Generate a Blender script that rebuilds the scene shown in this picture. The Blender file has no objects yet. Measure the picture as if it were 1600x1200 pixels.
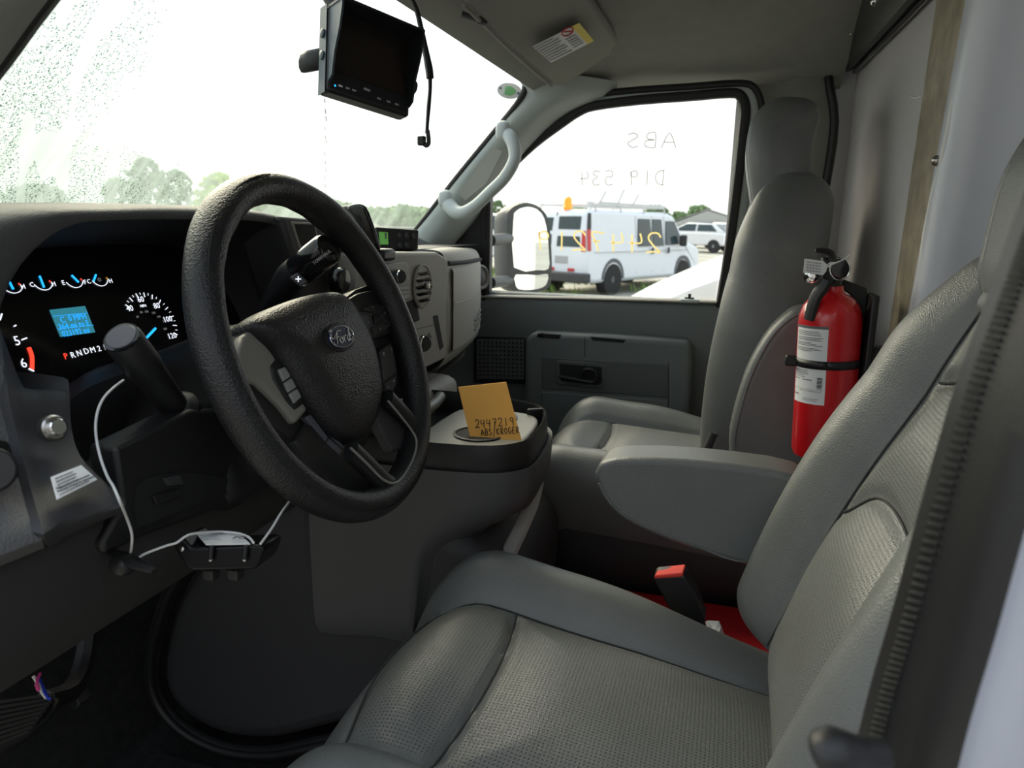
import bpy, bmesh, math, random
from mathutils import Vector, Matrix, noise
random.seed(7)
V = Vector
scene = bpy.context.scene
col = scene.collection

# ------------------------------------------------------------------ camera
FPX = 1150.0
PITCH, YAW, ROLL = math.radians(12.5), math.radians(16.5), math.radians(1.2)
CAM = V((0, 0, 1.75))
_F = V((math.cos(YAW), math.sin(YAW), 0)); _R = V((math.sin(YAW), -math.cos(YAW), 0)); _Z = V((0, 0, 1))
FW = _F * math.cos(PITCH) - _Z * math.sin(PITCH)
_U = _F * math.sin(PITCH) + _Z * math.cos(PITCH)
RT = _R * math.cos(ROLL) + _U * math.sin(ROLL)
UP = _U * math.cos(ROLL) - _R * math.sin(ROLL)
cd = bpy.data.cameras.new('camera'); cam = bpy.data.objects.new('camera', cd); col.objects.link(cam)
cd.sensor_width = 36; cd.lens = FPX / 1600 * 36; cd.clip_start = 0.01; cd.clip_end = 500
cd.dof.use_dof = True; cd.dof.focus_distance = .95; cd.dof.aperture_fstop = 9.0
m3 = Matrix((RT, UP, -FW)).transposed().to_4x4(); m3.translation = CAM
cam.matrix_world = m3
scene.camera = cam

# ------------------------------------------------------------------ light
w = bpy.data.worlds.new('sky'); scene.world = w; w.use_nodes = True
nt = w.node_tree; bg = nt.nodes['Background']
tc = nt.nodes.new('ShaderNodeTexCoord'); sx = nt.nodes.new('ShaderNodeSeparateXYZ'); cr = nt.nodes.new('ShaderNodeValToRGB')
nt.links.new(tc.outputs['Generated'], sx.inputs[0]); nt.links.new(sx.outputs['Z'], cr.inputs[0]); nt.links.new(cr.outputs[0], bg.inputs[0])
cr.color_ramp.elements[0].position = 0.0; cr.color_ramp.elements[0].color = (1, 1, .96, 1)
cr.color_ramp.elements[1].position = .7; cr.color_ramp.elements[1].color = (.74, .86, 1, 1)
bg.inputs['Strength'].default_value = 1.2
sd = bpy.data.lights.new('hazy_sun', 'SUN'); sd.energy = 6.0; sd.angle = math.radians(45); sd.color = (1, .88, .66)
so = bpy.data.objects.new('hazy_sun', sd); col.objects.link(so)
so.rotation_euler = V((-.62, -.66, -.62)).to_track_quat('-Z', 'Y').to_euler()
scene.view_settings.view_transform = 'Standard'; scene.view_settings.look = 'None'
scene.view_settings.gamma = 1; scene.view_settings.use_curve_mapping = False
scene.view_settings.exposure = 0.42

# ------------------------------------------------------------------ pixel rays on real planes (photo frame 1600x1200)
def ray(px, py): return FW + RT * ((px - 800) / FPX) - UP * ((py - 600) / FPX)
def aX(px, py, X): d = ray(px, py); return CAM + d * (X / d.x)
def aY(px, py, Y): d = ray(px, py); return CAM + d * (Y / d.y)
def aZ(px, py, Z): d = ray(px, py); return CAM + d * ((Z - CAM.z) / d.z)
def aD(px, py, D): return CAM + ray(px, py) * D
def aP(px, py, o, n): d = ray(px, py); return CAM + d * ((o - CAM).dot(n) / d.dot(n))

# ------------------------------------------------------------------ materials
MATS = {}
def mat(name, color, rough=.6, grain=0, gscale=900, var=0, vscale=6, metal=0, spec=.5, emit=None, estr=0, coat=0, dots=0, dotscale=260):
    m = bpy.data.materials.new(name); m.use_nodes = True; n = m.node_tree.nodes; l = m.node_tree.links
    b = n['Principled BSDF']
    b.inputs['Base Color'].default_value = (*color, 1); b.inputs['Roughness'].default_value = rough
    b.inputs['Metallic'].default_value = metal; b.inputs['Specular IOR Level'].default_value = spec
    if coat: b.inputs['Coat Weight'].default_value = coat; b.inputs['Coat Roughness'].default_value = .08
    t = n.new('ShaderNodeTexCoord')
    if var:
        nz = n.new('ShaderNodeTexNoise'); nz.inputs['Scale'].default_value = vscale; nz.inputs['Detail'].default_value = 6
        l.new(t.outputs['Object'], nz.inputs['Vector'])
        rp = n.new('ShaderNodeValToRGB')
        rp.color_ramp.elements[0].color = (*[c * (1 - var) for c in color], 1); rp.color_ramp.elements[0].position = .3
        rp.color_ramp.elements[1].color = (*[min(1, c * (1 + var)) for c in color], 1); rp.color_ramp.elements[1].position = .7
        l.new(nz.outputs['Fac'], rp.inputs[0]); l.new(rp.outputs[0], b.inputs['Base Color'])
    last = None
    if grain:
        vo = n.new('ShaderNodeTexVoronoi'); vo.inputs['Scale'].default_value = gscale; l.new(t.outputs['Object'], vo.inputs['Vector'])
        bp = n.new('ShaderNodeBump'); bp.inputs['Strength'].default_value = grain; bp.inputs['Distance'].default_value = .0008
        l.new(vo.outputs['Distance'], bp.inputs['Height']); last = bp
    if dots:
        mp = n.new('ShaderNodeMapping'); mp.inputs['Scale'].default_value = (dotscale,) * 3
        l.new(t.outputs['UV'], mp.inputs['Vector'])
        v2 = n.new('ShaderNodeTexVoronoi'); v2.inputs['Scale'].default_value = 1; v2.inputs['Randomness'].default_value = 0
        v2.voronoi_dimensions = '2D'
        l.new(mp.outputs[0], v2.inputs['Vector'])
        r2 = n.new('ShaderNodeValToRGB'); r2.color_ramp.elements[0].position = .16; r2.color_ramp.elements[1].position = .26
        at = n.new('ShaderNodeAttribute'); at.attribute_name = 'perf'
        inv = n.new('ShaderNodeMath'); inv.operation = 'SUBTRACT'; inv.inputs[0].default_value = 1; l.new(at.outputs['Fac'], inv.inputs[1])
        sm0 = n.new('ShaderNodeMath'); sm0.operation = 'ADD'; l.new(v2.outputs['Distance'], sm0.inputs[0]); l.new(inv.outputs[0], sm0.inputs[1])
        l.new(sm0.outputs[0], r2.inputs[0])
        mx = n.new('ShaderNodeMix'); mx.data_type = 'RGBA'; mx.blend_type = 'MULTIPLY'; mx.inputs[0].default_value = dots
        src = b.inputs['Base Color'].links[0].from_socket if b.inputs['Base Color'].links else None
        if src: l.new(src, mx.inputs[6])
        else: mx.inputs[6].default_value = (*color, 1)
        l.new(r2.outputs[0], mx.inputs[7]); l.new(mx.outputs[2], b.inputs['Base Color'])
        b2 = n.new('ShaderNodeBump'); b2.inputs['Strength'].default_value = .6; b2.inputs['Distance'].default_value = .001
        l.new(r2.outputs[0], b2.inputs['Height'])
        if last: l.new(last.outputs[0], b2.inputs['Normal'])
        last = b2
    if last: l.new(last.outputs[0], b.inputs['Normal'])
    if emit:
        b.inputs['Emission Color'].default_value = (*emit, 1); b.inputs['Emission Strength'].default_value = estr
    MATS[name] = m; return m
mat('leather', (.150, .157, .154), .37, .45, 700, .06, 14, spec=.6)
mat('leather_perf', (.150, .157, .152), .37, .45, 700, .06, 14, spec=.6, dots=.6, dotscale=1)
mat('leather_dark', (.045, .045, .047), .55, .3, 700)
mat('seam_thread', (.16, .165, .165), .7)
mat('seam_dark', (.03, .032, .033), .8)
mat('blockergrey', (.22, .23, .26), .6)
mat('rim_leather', (.012, .012, .0135), .40, .7, 520)
mat('pad', (.016, .016, .017), .42, .8, 480)
mat('black', (.012, .012, .013), .45, .2, 1200)
mat('blackmatte', (.010, .010, .011), .8)
mat('gloss', (.008, .008, .009), .12)
mat('modulebox', (.006, .006, .007), .3, spec=.2)
mat('blackrubber', (.014, .014, .015), .55)
mat('dash', (.060, .060, .062), .6, .5, 600)
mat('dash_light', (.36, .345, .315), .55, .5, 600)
mat('dash_grey', (.105, .105, .108), .6, .6, 450)
mat('bezel', (.038, .038, .041), .55, .3, 900)
mat('knee', (.032, .032, .032), .7, .3, 900)
mat('engine', (.034, .034, .037), .6, .3, 900)
mat('console', (.075, .076, .078), .5, .3, 900)
mat('silver', (.24, .235, .21), .4, .2, 1500)
mat('headliner', (.27, .27, .245), .95, .5, 1500, .05, 25)
mat('visor', (.29, .285, .255), .9, .4, 1200)
mat('pillar', (.42, .46, .45), .6, .25, 900)
mat('handle', (.50, .54, .54), .5, .2, 900)
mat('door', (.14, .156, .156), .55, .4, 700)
mat('door_dark', (.092, .10, .10), .55, .4, 700)
mat('carpet', (.012, .012, .012), .95, 1, 500, .5, 60)
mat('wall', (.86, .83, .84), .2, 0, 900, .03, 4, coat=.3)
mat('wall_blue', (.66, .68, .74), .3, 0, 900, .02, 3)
mat('metalstrip', (.46, .40, .30), .4, .3, 200, .25, 30, metal=.35)
mat('sealant', (.8, .8, .78), .6)
mat('white', (.8, .8, .82), .35, coat=.2)
mat('jamb', (.42, .44, .51), .4, coat=.2)  # white paint darkened and tinted blue to stand for shade
mat('whitepaper', (.78, .79, .8), .7)
mat('chrome', (.75, .75, .75), .12, metal=1)
mat('steel', (.45, .43, .40), .3, metal=1)
mat('red', (.62, .010, .016), .28, coat=.4)
mat('redcase', (.42, .008, .012), .5)
mat('redbtn', (.80, .07, .05), .6, spec=.2)
mat('orange', (.86, .43, .085), .75, .15, 400, .05, 8)
mat('ink', (.03, .015, .01), .7)
mat('yellow', (.85, .68, .12), .7)
mat('print', (.12, .12, .13), .7)
mat('redprint', (.6, .05, .05), .7)
mat('screen', (.018, .012, .010), .25)
mat('monitor', (.012, .013, .015), .35)
mat('monitor_side', (.055, .075, .095), .4)
mat('lcd', (.02, .12, .16), .4, emit=(.03, .19, .25), estr=.8)
mat('lcdink', (.02, .3, .5), .4, emit=(.02, .36, 1.0), estr=.9)
mat('lit_white', (.8, .8, .8), .5, emit=(.85, .9, 1), estr=.8)
mat('lit_dim', (.1, .1, .1), .5, emit=(.3, .3, .33), estr=.3)
mat('lit_blue', (.02, .4, .9), .5, emit=(.02, .42, 1), estr=1.1)
mat('lit_red', (.9, .05, .03), .5, emit=(1, .06, .03), estr=1.0)
mat('lit_amber', (.8, .5, .05), .5, emit=(.8, .4, .03), estr=.5)
mat('greenlcd', (.10, .28, .07), .4, emit=(.10, .30, .06), estr=.35)
mat('fordblue', (.008, .016, .055), .3, coat=.2)
mat('buttongrey', (.30, .30, .30), .4)
mat('legend', (.40, .40, .41), .6)
mat('knobgrey', (.10, .10, .12), .5)
mat('wirewhite', (.72, .72, .72), .4)
mat('wireblue', (.02, .06, .6), .4)
mat('wirepink', (.65, .05, .25), .4)
mat('vanwhite', (.74, .77, .82), .3, coat=.3)
mat('vanglass', (.03, .05, .055), .08)
mat('tire', (.02, .02, .02), .8)
mat('hub', (.5, .5, .5), .4)
mat('taillight', (.55, .03, .03), .3)
mat('beacon', (.9, .3, .02), .3, emit=(1, .35, .02), estr=.4)
mat('ground', (.36, .35, .31), .9, .4, 3, .25, .6)
mat('grass', (.16, .24, .06), .9, 0, 3, .4, 2)
mat('leaf', (.15, .23, .10), .9, 0, 3, .35, 1.2)
mat('leaf_bright', (.40, .50, .10), .9, 0, 3, .3, 1.2)
mat('trunk', (.12, .09, .06), .9)
mat('building', (.42, .42, .40), .8, 0, 3, .05, 1)
mat('roofing', (.30, .29, .28), .8)
mat('bay', (.10, .11, .12), .5)
mat('carwhite', (.75, .75, .76), .3, coat=.3)
mat('carblue', (.10, .16, .30), .3, coat=.3)
mat('mirrorglass', (.85, .88, .88), .02, metal=1)
mat('mirrorback', (.05, .055, .058), .5, .2, 900)
mat('stickergreen', (.25, .60, .28), .7)

def glass(name, tint, fog=0, refl=.04):
    m = bpy.data.materials.new(name); m.use_nodes = True; n = m.node_tree.nodes; l = m.node_tree.links
    n.remove(n['Principled BSDF']); out = n['Material Output']
    tr = n.new('ShaderNodeBsdfTransparent'); tr.inputs[0].default_value = (*tint, 1)
    gl = n.new('ShaderNodeBsdfGlossy'); gl.inputs['Roughness'].default_value = .03
    mx = n.new('ShaderNodeMixShader'); mx.inputs[0].default_value = refl
    l.new(tr.outputs[0], mx.inputs[1]); l.new(gl.outputs[0], mx.inputs[2])
    last = mx
    if fog:
        tl = n.new('ShaderNodeBsdfTranslucent'); tl.inputs[0].default_value = (.275, .325, .30, 1)
        t = n.new('ShaderNodeTexCoord'); sp = n.new('ShaderNodeSeparateXYZ'); l.new(t.outputs['Object'], sp.inputs[0])
        # condensation: dense low on the pane and towards the driver's end, with rivulets
        nz = n.new('ShaderNodeTexNoise'); nz.inputs['Scale'].default_value = 5; nz.inputs['Detail'].default_value = 4
        l.new(t.outputs['Object'], nz.inputs['Vector'])
        mp = n.new('ShaderNodeMapping'); mp.inputs['Scale'].default_value = (42, 4, 5); mp.inputs['Rotation'].default_value = (0, .35, 0)
        l.new(t.outputs['Object'], mp.inputs['Vector'])
        st = n.new('ShaderNodeTexNoise'); st.inputs['Scale'].default_value = 1; st.inputs['Detail'].default_value = 3; l.new(mp.outputs[0], st.inputs['Vector'])
        def mth(op, a, b):
            q = n.new('ShaderNodeMath'); q.operation = op
            for i, x in enumerate((a, b)):
                if isinstance(x, (int, float)): q.inputs[i].default_value = x
                else: l.new(x, q.inputs[i])
            return q.outputs[0]
        low = mth('MULTIPLY', mth('SUBTRACT', .06, sp.outputs['Z']), 2.4)
        left = mth('MULTIPLY', mth('SUBTRACT', .15, sp.outputs['X']), .55)
        fac = mth('ADD', mth('ADD', low, left), mth('MULTIPLY', mth('SUBTRACT', nz.outputs['Fac'], .5), .5))
        fac = mth('ADD', fac, mth('MULTIPLY', mth('SUBTRACT', st.outputs['Fac'], .5), .9))
        q = n.new('ShaderNodeMapRange'); l.new(fac, q.inputs[0]); q.inputs[1].default_value = -.25; q.inputs[2].default_value = .75; q.inputs[3].default_value = .04; q.inputs[4].default_value = fog
        m2 = n.new('ShaderNodeMixShader'); l.new(q.outputs[0], m2.inputs[0]); l.new(mx.outputs[0], m2.inputs[1]); l.new(tl.outputs[0], m2.inputs[2])
        last = m2
    l.new(last.outputs[0], out.inputs[0]); MATS[name] = m; return m
glass('windshield_glass', (.93, .97, .94), fog=.85)
glass('door_glass', (.95, .965, .955), refl=.04)
def chalkmat(name, c, t):
    m = bpy.data.materials.new(name); m.use_nodes = True; n = m.node_tree.nodes; l = m.node_tree.links; n.remove(n['Principled BSDF'])
    a = n.new('ShaderNodeBsdfTranslucent'); a.inputs[0].default_value = (*c, 1); b = n.new('ShaderNodeBsdfDiffuse'); b.inputs[0].default_value = (*c, 1)
    d = n.new('ShaderNodeBsdfTransparent'); x = n.new('ShaderNodeMixShader'); x.inputs[0].default_value = .35; y = n.new('ShaderNodeMixShader'); y.inputs[0].default_value = t
    l.new(a.outputs[0], x.inputs[1]); l.new(b.outputs[0], x.inputs[2]); l.new(x.outputs[0], y.inputs[1]); l.new(d.outputs[0], y.inputs[2]); l.new(y.outputs[0], n['Material Output'].inputs[0]); MATS[name] = m
chalkmat('chalk', (.95, .84, .50), .15); chalkmat('chalkpale', (.26, .26, .22), .40)
glass('drop_glass', (.50, .58, .54), refl=.08)
glass('clear_plastic', (.9, .9, .9), refl=.08)

# ------------------------------------------------------------------ geometry builder
WL = {}
class G:
    def __init__(s): s.v = []; s.f = []; s.mi = []; s.uv = None; s.at = {}
    def add(s, vs, fs, mi=0):
        o = len(s.v); s.v += [V(p) for p in vs]; s.f += [tuple(i + o for i in f) for f in fs]; s.mi += [mi] * len(fs); return s
    def box(s, c, d, M=None, mi=0):
        c = V(c); h = [x / 2 for x in d]; P = []
        for z in (-1, 1):
            for y in (-1, 1):
                for x in (-1, 1):
                    p = V((x * h[0], y * h[1], z * h[2])); P.append(c + (M @ p if M else p))
        return s.add(P, [(0, 2, 3, 1), (4, 5, 7, 6), (0, 1, 5, 4), (2, 6, 7, 3), (0, 4, 6, 2), (1, 3, 7, 5)], mi)
    def tube(s, pts, r, n=10, smooth=6, caps=True, mi=0, flat=None):
        pts = [V(p) for p in pts]
        rr = list(r) if isinstance(r, (list, tuple)) else [r] * len(pts)
        if smooth and len(pts) > 2: pts, rr = crom(pts, rr, smooth)
        T = []
        for i in range(len(pts)):
            a = pts[max(0, i - 1)]; b = pts[min(len(pts) - 1, i + 1)]; T.append((b - a).normalized())
        ref = V((0, 0, 1)) if abs(T[0].z) < .9 else V((1, 0, 0))
        if flat: ref = V(flat[0])
        N = (ref - T[0] * ref.dot(T[0])).normalized(); o = len(s.v)
        for i, p in enumerate(pts):
            N = (N - T[i] * N.dot(T[i])).normalized(); B = T[i].cross(N)
            ka, kb = (1, 1) if not flat else (flat[1], flat[2])
            for k in range(n):
                t = 2 * math.pi * k / n; s.v.append(p + N * (math.cos(t) * rr[i] * ka) + B * (math.sin(t) * rr[i] * kb))
        for i in range(len(pts) - 1):
            for k in range(n):
                a = o + i * n + k; b = o + i * n + (k + 1) % n; s.f.append((a, b, b + n, a + n)); s.mi.append(mi)
        if caps:
            s.f.append(tuple(o + k for k in range(n))[::-1]); s.mi.append(mi)
            e = o + (len(pts) - 1) * n; s.f.append(tuple(e + k for k in range(n))); s.mi.append(mi)
        return s
    def cyl(s, p0, p1, r, n=24, r1=None, mi=0): return s.tube([p0, p1], [r, r if r1 is None else r1], n, 0, True, mi)
    def lathe(s, prof, o, axis=(0, 0, 1), n=32, mi=0):
        a = V(axis).normalized(); ref = V((1, 0, 0)) if abs(a.x) < .9 else V((0, 1, 0))
        u = (ref - a * ref.dot(a)).normalized(); w_ = a.cross(u); o = V(o); b = len(s.v)
        for (r, h) in prof:
            for k in range(n):
                t = 2 * math.pi * k / n; s.v.append(o + a * h + (u * math.cos(t) + w_ * math.sin(t)) * max(r, 1e-5))
        for i in range(len(prof) - 1):
            for k in range(n):
                p = b + i * n + k; q = b + i * n + (k + 1) % n; s.f.append((p, q, q + n, p + n)); s.mi.append(mi)
        s.f.append(tuple(b + k for k in range(n))[::-1]); s.mi.append(mi)
        e = b + (len(prof) - 1) * n; s.f.append(tuple(e + k for k in range(n))); s.mi.append(mi)
        return s
    def slab(s, pts, t, mi=0):
        pts = [V(p) for p in pts]; t = V(t); n = len(pts); o = len(s.v); s.v += pts + [p + t for p in pts]
        s.f.append(tuple(o + i for i in range(n))); s.f.append(tuple(o + n + i for i in range(n))[::-1]); s.mi += [mi, mi]
        for i in range(n):
            j = (i + 1) % n; s.f.append((o + j, o + i, o + n + i, o + n + j)); s.mi.append(mi)
        return s
    def grid(s, rows, close=False, mi=0, smooth=0):
        rows = [[V(p) for p in r] for r in rows]
        if smooth:
            rows = [crom(r, None, smooth)[0] for r in rows]
            cols = [crom([r[i] for r in rows], None, smooth)[0] if len(rows) > 2 else [r[i] for r in rows] for i in range(len(rows[0]))]
            rows = [[c[i] for c in cols] for i in range(len(cols[0]))]
        o = len(s.v); m = len(rows[0])
        for r in rows: s.v += r
        for i in range(len(rows) - 1):
            for k in range(m if close else m - 1):
                a = o + i * m + k; b = o + i * m + (k + 1) % m; s.f.append((a, b, b + m, a + m)); s.mi.append(mi)
        return s
    def dome(s, pts, n, levels, mi=0):
        pts = [V(p) for p in pts]; n = V(n).normalized(); c = sum(pts, V()) / len(pts); o = len(s.v); m = len(pts)
        for (k, h) in levels: s.v += [c + (p - c) * k + n * h for p in pts]
        for i in range(len(levels) - 1):
            for k in range(m):
                a = o + i * m + k; b = o + i * m + (k + 1) % m; s.f.append((a, b, b + m, a + m)); s.mi.append(mi)
        s.f.append(tuple(o + k for k in range(m))[::-1]); s.mi.append(mi)
        e = o + (len(levels) - 1) * m; s.f.append(tuple(e + k for k in range(m))); s.mi.append(mi)
        return s
    def rbox(s, c, d, r, n, fn=None, mfn=None, ufn=None, afn=None):
        h = [x / 2 for x in d]; c = V(c); r = min(r, min(h) * .999); idx = {}; s.uv = s.uv or {}
        def vert(p):
            k = (round(p[0], 5), round(p[1], 5), round(p[2], 5))
            if k in idx: return idx[k]
            q = V([max(-(h[i] - r), min(h[i] - r, p[i])) for i in range(3)]); e = V(p) - q
            if e.length > 1e-9: e = e.normalized() * r
            P = q + e; u = ufn(P) if ufn else None
            s.v.append(c + (V(fn(P)) if fn else P)); idx[k] = len(s.v) - 1
            if u: s.uv[len(s.v) - 1] = u
            if afn: s.at[len(s.v) - 1] = afn(P)
            mid[len(s.v) - 1] = P
            return idx[k]
        mid = {}
        for ax in range(3):
            a, b = [(1, 2), (2, 0), (0, 1)][ax]
            for sg in (-1, 1):
                for i in range(n[a]):
                    for j in range(n[b]):
                        q = []
                        for (di, dj) in ((0, 0), (1, 0), (1, 1), (0, 1)):
                            p = [0, 0, 0]; p[ax] = sg * h[ax]; p[a] = (-1 + 2 * (i + di) / n[a]) * h[a]; p[b] = (-1 + 2 * (j + dj) / n[b]) * h[b]
                            q.append(vert(p))
                        if sg < 0: q.reverse()
                        s.f.append(tuple(q)); s.mi.append(mfn(sum((mid[k] for k in q), V()) / 4) if mfn else 0)
        return s
    def build(s, name, m, parent=None, smooth=True, angle=40, bevel=0, seg=2, label=None, kind=None):
        lo = V([min(p[i] for p in s.v) for i in range(3)]); hi = V([max(p[i] for p in s.v) for i in range(3)]); c = (lo + hi) / 2
        me = bpy.data.meshes.new(name); me.from_pydata([p - c for p in s.v], [], s.f)
        ms = m if isinstance(m, (list, tuple)) else [m]
        for x in ms: me.materials.append(MATS[x])
        if len(ms) > 1: me.polygons.foreach_set('material_index', s.mi)
        bm = bmesh.new(); bm.from_mesh(me); bmesh.ops.recalc_face_normals(bm, faces=bm.faces); bm.to_mesh(me); bm.free()
        if s.at:
            at = me.attributes.new('perf', 'FLOAT', 'POINT')
            for k_, v_ in s.at.items(): at.data[k_].value = v_
        if s.uv:
            ul = me.uv_layers.new(name='UVMap')
            for lp in me.loops: ul.data[lp.index].uv = s.uv.get(lp.vertex_index, (0, 0))
        if smooth:
            me.polygons.foreach_set('use_smooth', [True] * len(me.polygons)); me.set_sharp_from_angle(angle=math.radians(angle))
        o = bpy.data.objects.new(name, me); col.objects.link(o); put(o, c, parent)
        if bevel:
            b = o.modifiers.new('bevel', 'BEVEL'); b.width = bevel; b.segments = seg; b.limit_method = 'ANGLE'; b.angle_limit = math.radians(35); b.harden_normals = False
        if label: o['label'] = label
        if kind: o['kind'] = kind
        return o
def put(o, c, parent):
    o.location = c; WL[o.name] = V(c)
    if parent: o.parent = parent; o.matrix_parent_inverse = Matrix.Translation(-WL[parent.name])
def crom(pts, rr, k):
    n = len(pts); out = []; ro = []
    for i in range(n - 1):
        p0, p1, p2, p3 = pts[max(0, i - 1)], pts[i], pts[i + 1], pts[min(n - 1, i + 2)]
        for j in range(k):
            t = j / k; t2 = t * t; t3 = t2 * t
            out.append(.5 * ((2 * p1) + (p2 - p0) * t + (2 * p0 - 5 * p1 + 4 * p2 - p3) * t2 + (3 * p1 - p0 - 3 * p2 + p3) * t3))
            if rr: ro.append(rr[i] * (1 - t) + rr[i + 1] * t)
    out.append(pts[-1])
    if rr: ro.append(rr[-1])
    return out, ro
def closed(pts, k=5):
    n = len(pts); pts = [V(p) for p in pts]; out = []
    for i in range(n):
        p0, p1, p2, p3 = pts[i - 1], pts[i], pts[(i + 1) % n], pts[(i + 2) % n]
        for j in range(k):
            t = j / k; t2 = t * t; t3 = t2 * t
            out.append(.5 * ((2 * p1) + (p2 - p0) * t + (2 * p0 - 5 * p1 + 4 * p2 - p3) * t2 + (3 * p1 - p0 - 3 * p2 + p3) * t3))
    return out
def thing(name, loc, label, cat, group=None, kind=None):
    o = bpy.data.objects.new(name, None); col.objects.link(o); o.empty_display_size = .05; put(o, V(loc), None)
    if kind: o['kind'] = kind
    if label: o['label'] = label
    if cat: o['category'] = cat
    if group: o['group'] = group
    return o
def tag(o, label=None, cat=None, group=None, kind=None):
    if label: o['label'] = label
    if cat: o['category'] = cat
    if group: o['group'] = group
    if kind: o['kind'] = kind
    return o
def fr(o, ux, uy):
    ux = V(ux).normalized(); uy = V(uy); uy = (uy - ux * uy.dot(ux)).normalized(); M = Matrix((ux, uy, ux.cross(uy))).transposed().to_4x4(); M.translation = V(o); return M
_txt = {}
def text(name, body, M, size, m, parent, align='CENTER', ext=.0002, sx=1, shear=0, space=1):
    c = bpy.data.curves.new('t', 'FONT'); c.body = body; c.size = size; c.align_x = align; c.align_y = 'CENTER'; c.extrude = ext; c.resolution_u = 2; c.shear = shear; c.space_line = space
    t = bpy.data.objects.new('t', c); col.objects.link(t)
    dg = bpy.context.evaluated_depsgraph_get(); me = bpy.data.meshes.new_from_object(t.evaluated_get(dg)); bpy.data.objects.remove(t)
    me.name = name; S = Matrix.Diagonal((sx, 1, 1, 1)); ctr = M.translation.copy(); Q = M.copy(); Q.translation = (0, 0, 0); me.transform(Q @ S)
    me.materials.clear(); me.materials.append(MATS[m])
    o = bpy.data.objects.new(name, me); col.objects.link(o); put(o, ctr, parent); return o
def strokes(name, lines, M, r, m, parent, flat=.35):
    g = G(); nrm = M.to_3x3() @ V((0, 0, 1))
    for ln in lines:
        pts = [M @ V((x, y, 0)) for x, y in ln]
        g.tube(pts, r, 6, 4 if len(pts) > 2 else 0, flat=(nrm, flat, 1))
    return g.build(name, m, parent)

# ---- hand-drawn stroke letters in a unit box
HAND = {'2': [[(.05, .78), (.2, .98), (.48, .95), (.55, .7), (.3, .35), (.02, .05), (.25, .08), (.6, .03)]], '4': [[(.12, .95), (.05, .5), (.55, .48)], [(.46, .9), (.40, 0)]],
        '7': [[(.05, .92), (.58, .95), (.4, .5), (.25, 0)], [(.2, .5), (.52, .52)]], '1': [[(.3, .95), (.28, 0)]], '9': [[(.5, .85), (.25, .95), (.1, .72), (.25, .52), (.5, .65), (.52, .9), (.48, .4), (.42, 0)]],
        '5': [[(.55, .95), (.15, .95), (.12, .55), (.4, .58), (.52, .3), (.35, .02), (.05, .08)]], '3': [[(.08, .9), (.4, .97), (.5, .75), (.22, .55), (.52, .35), (.4, .03), (.05, .08)]],
        'A': [[(.0, 0), (.32, .98), (.62, 0)], [(.12, .35), (.52, .38)]], 'B': [[(.1, 0), (.12, .97), (.45, .92), (.45, .6), (.14, .52), (.52, .45), (.5, .08), (.1, 0)]], 'S': [[(.52, .88), (.25, .97), (.08, .75), (.3, .52), (.5, .3), (.3, .02), (.04, .12)]],
        'D': [[(.1, 0), (.12, .96)], [(.05, .97), (.45, .85), (.58, .5), (.42, .1), (.05, 0)]], '/': [[(.5, 1.25), (.1, -.3)]], 'K': [[(.1, .97), (.08, 0)], [(.55, .95), (.12, .48), (.58, 0)]],
        'R': [[(.1, 0), (.1, .97), (.48, .88), (.45, .58), (.12, .5), (.58, 0)]], 'O': [[(.32, .97), (.06, .6), (.18, .08), (.45, .1), (.56, .6), (.32, .97)]], 'G': [[(.55, .85), (.25, .95), (.06, .5), (.25, .04), (.52, .15), (.54, .45), (.32, .45)]],
        'E': [[(.55, .95), (.12, .93), (.1, .03), (.56, .05)], [(.12, .5), (.45, .5)]], ' ': []}
def hand(g, txt, P0, P1, H, r, nrm, flat=.5):
    n = len(txt); d = (P1 - P0) / n
    for i, ch in enumerate(txt):
        for ln in HAND[ch]: g.tube([P0 + d * (i + x * 1.25) + H * y for x, y in ln], r, 5, 4 if len(ln) > 2 else 0, flat=(nrm, flat, 1))

# ================================================================== SETTING
sm = lambda a, b, x: max(0, min(1, (x - a) / (b - a))) ** 2 * (3 - 2 * max(0, min(1, (x - a) / (b - a))))
FLOOR = .80
# floor and fire wall
tag(G().box((1.13, .45, FLOOR - .03), (1.72, 1.9, .06)).build('floor', 'carpet'), 'black carpeted cab floor under the seats', 'floor', kind='structure')
tag(G().grid([[(.26, .98, FLOOR), (.26, 1.08, 1.0), (.26, 1.14, 1.40), (.26, 1.16, 1.70)], [(1.99, .98, FLOOR), (1.99, 1.08, 1.0), (1.99, 1.14, 1.40), (1.99, 1.16, 1.70)]]).build('wall_front', 'carpet'),
    'black fire wall beneath the dashboard', 'wall', kind='structure')
G().box((2.0, .97, 1.25), (.04, .42, .95)).build('kick_panel', 'door_dark', bpy.data.objects['wall_front'])
# ceiling (headliner)
def ceil_z(x, y):
    s = (x - 1.125) / .85
    return 2.175 - .11 * abs(s) ** 3.2 - .085 * sm(.26, .58, y) ** 1.0
rows = []
for i in range(29):
    row = []
    for j in range(41):
        x = .27 + j * (1.70 / 40); yf = .555 - .125 * min(1, abs(x - 1.125) / .85) ** 3; y = yf + (-.20 - yf) * i / 28
        row.append((x, y, ceil_z(x, y)))
    rows.append(row)
g = G().grid(rows)
top = [[(p[0], p[1], p[2] + .04) for p in r] for r in (rows[0], rows[-1])]
g.grid([rows[0], top[0]]); g.grid([top[0], top[1]])
ceiling = tag(g.build('ceiling', 'headliner'), 'grey fabric headliner over the cab', 'ceiling', kind='structure')
G().lathe([(.0, 0), (.012, 0), (.014, .003)], V((1.45, -.02, ceil_z(1.45, -.02) - .004)), n=20).build('plug', 'headliner', ceiling)

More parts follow.
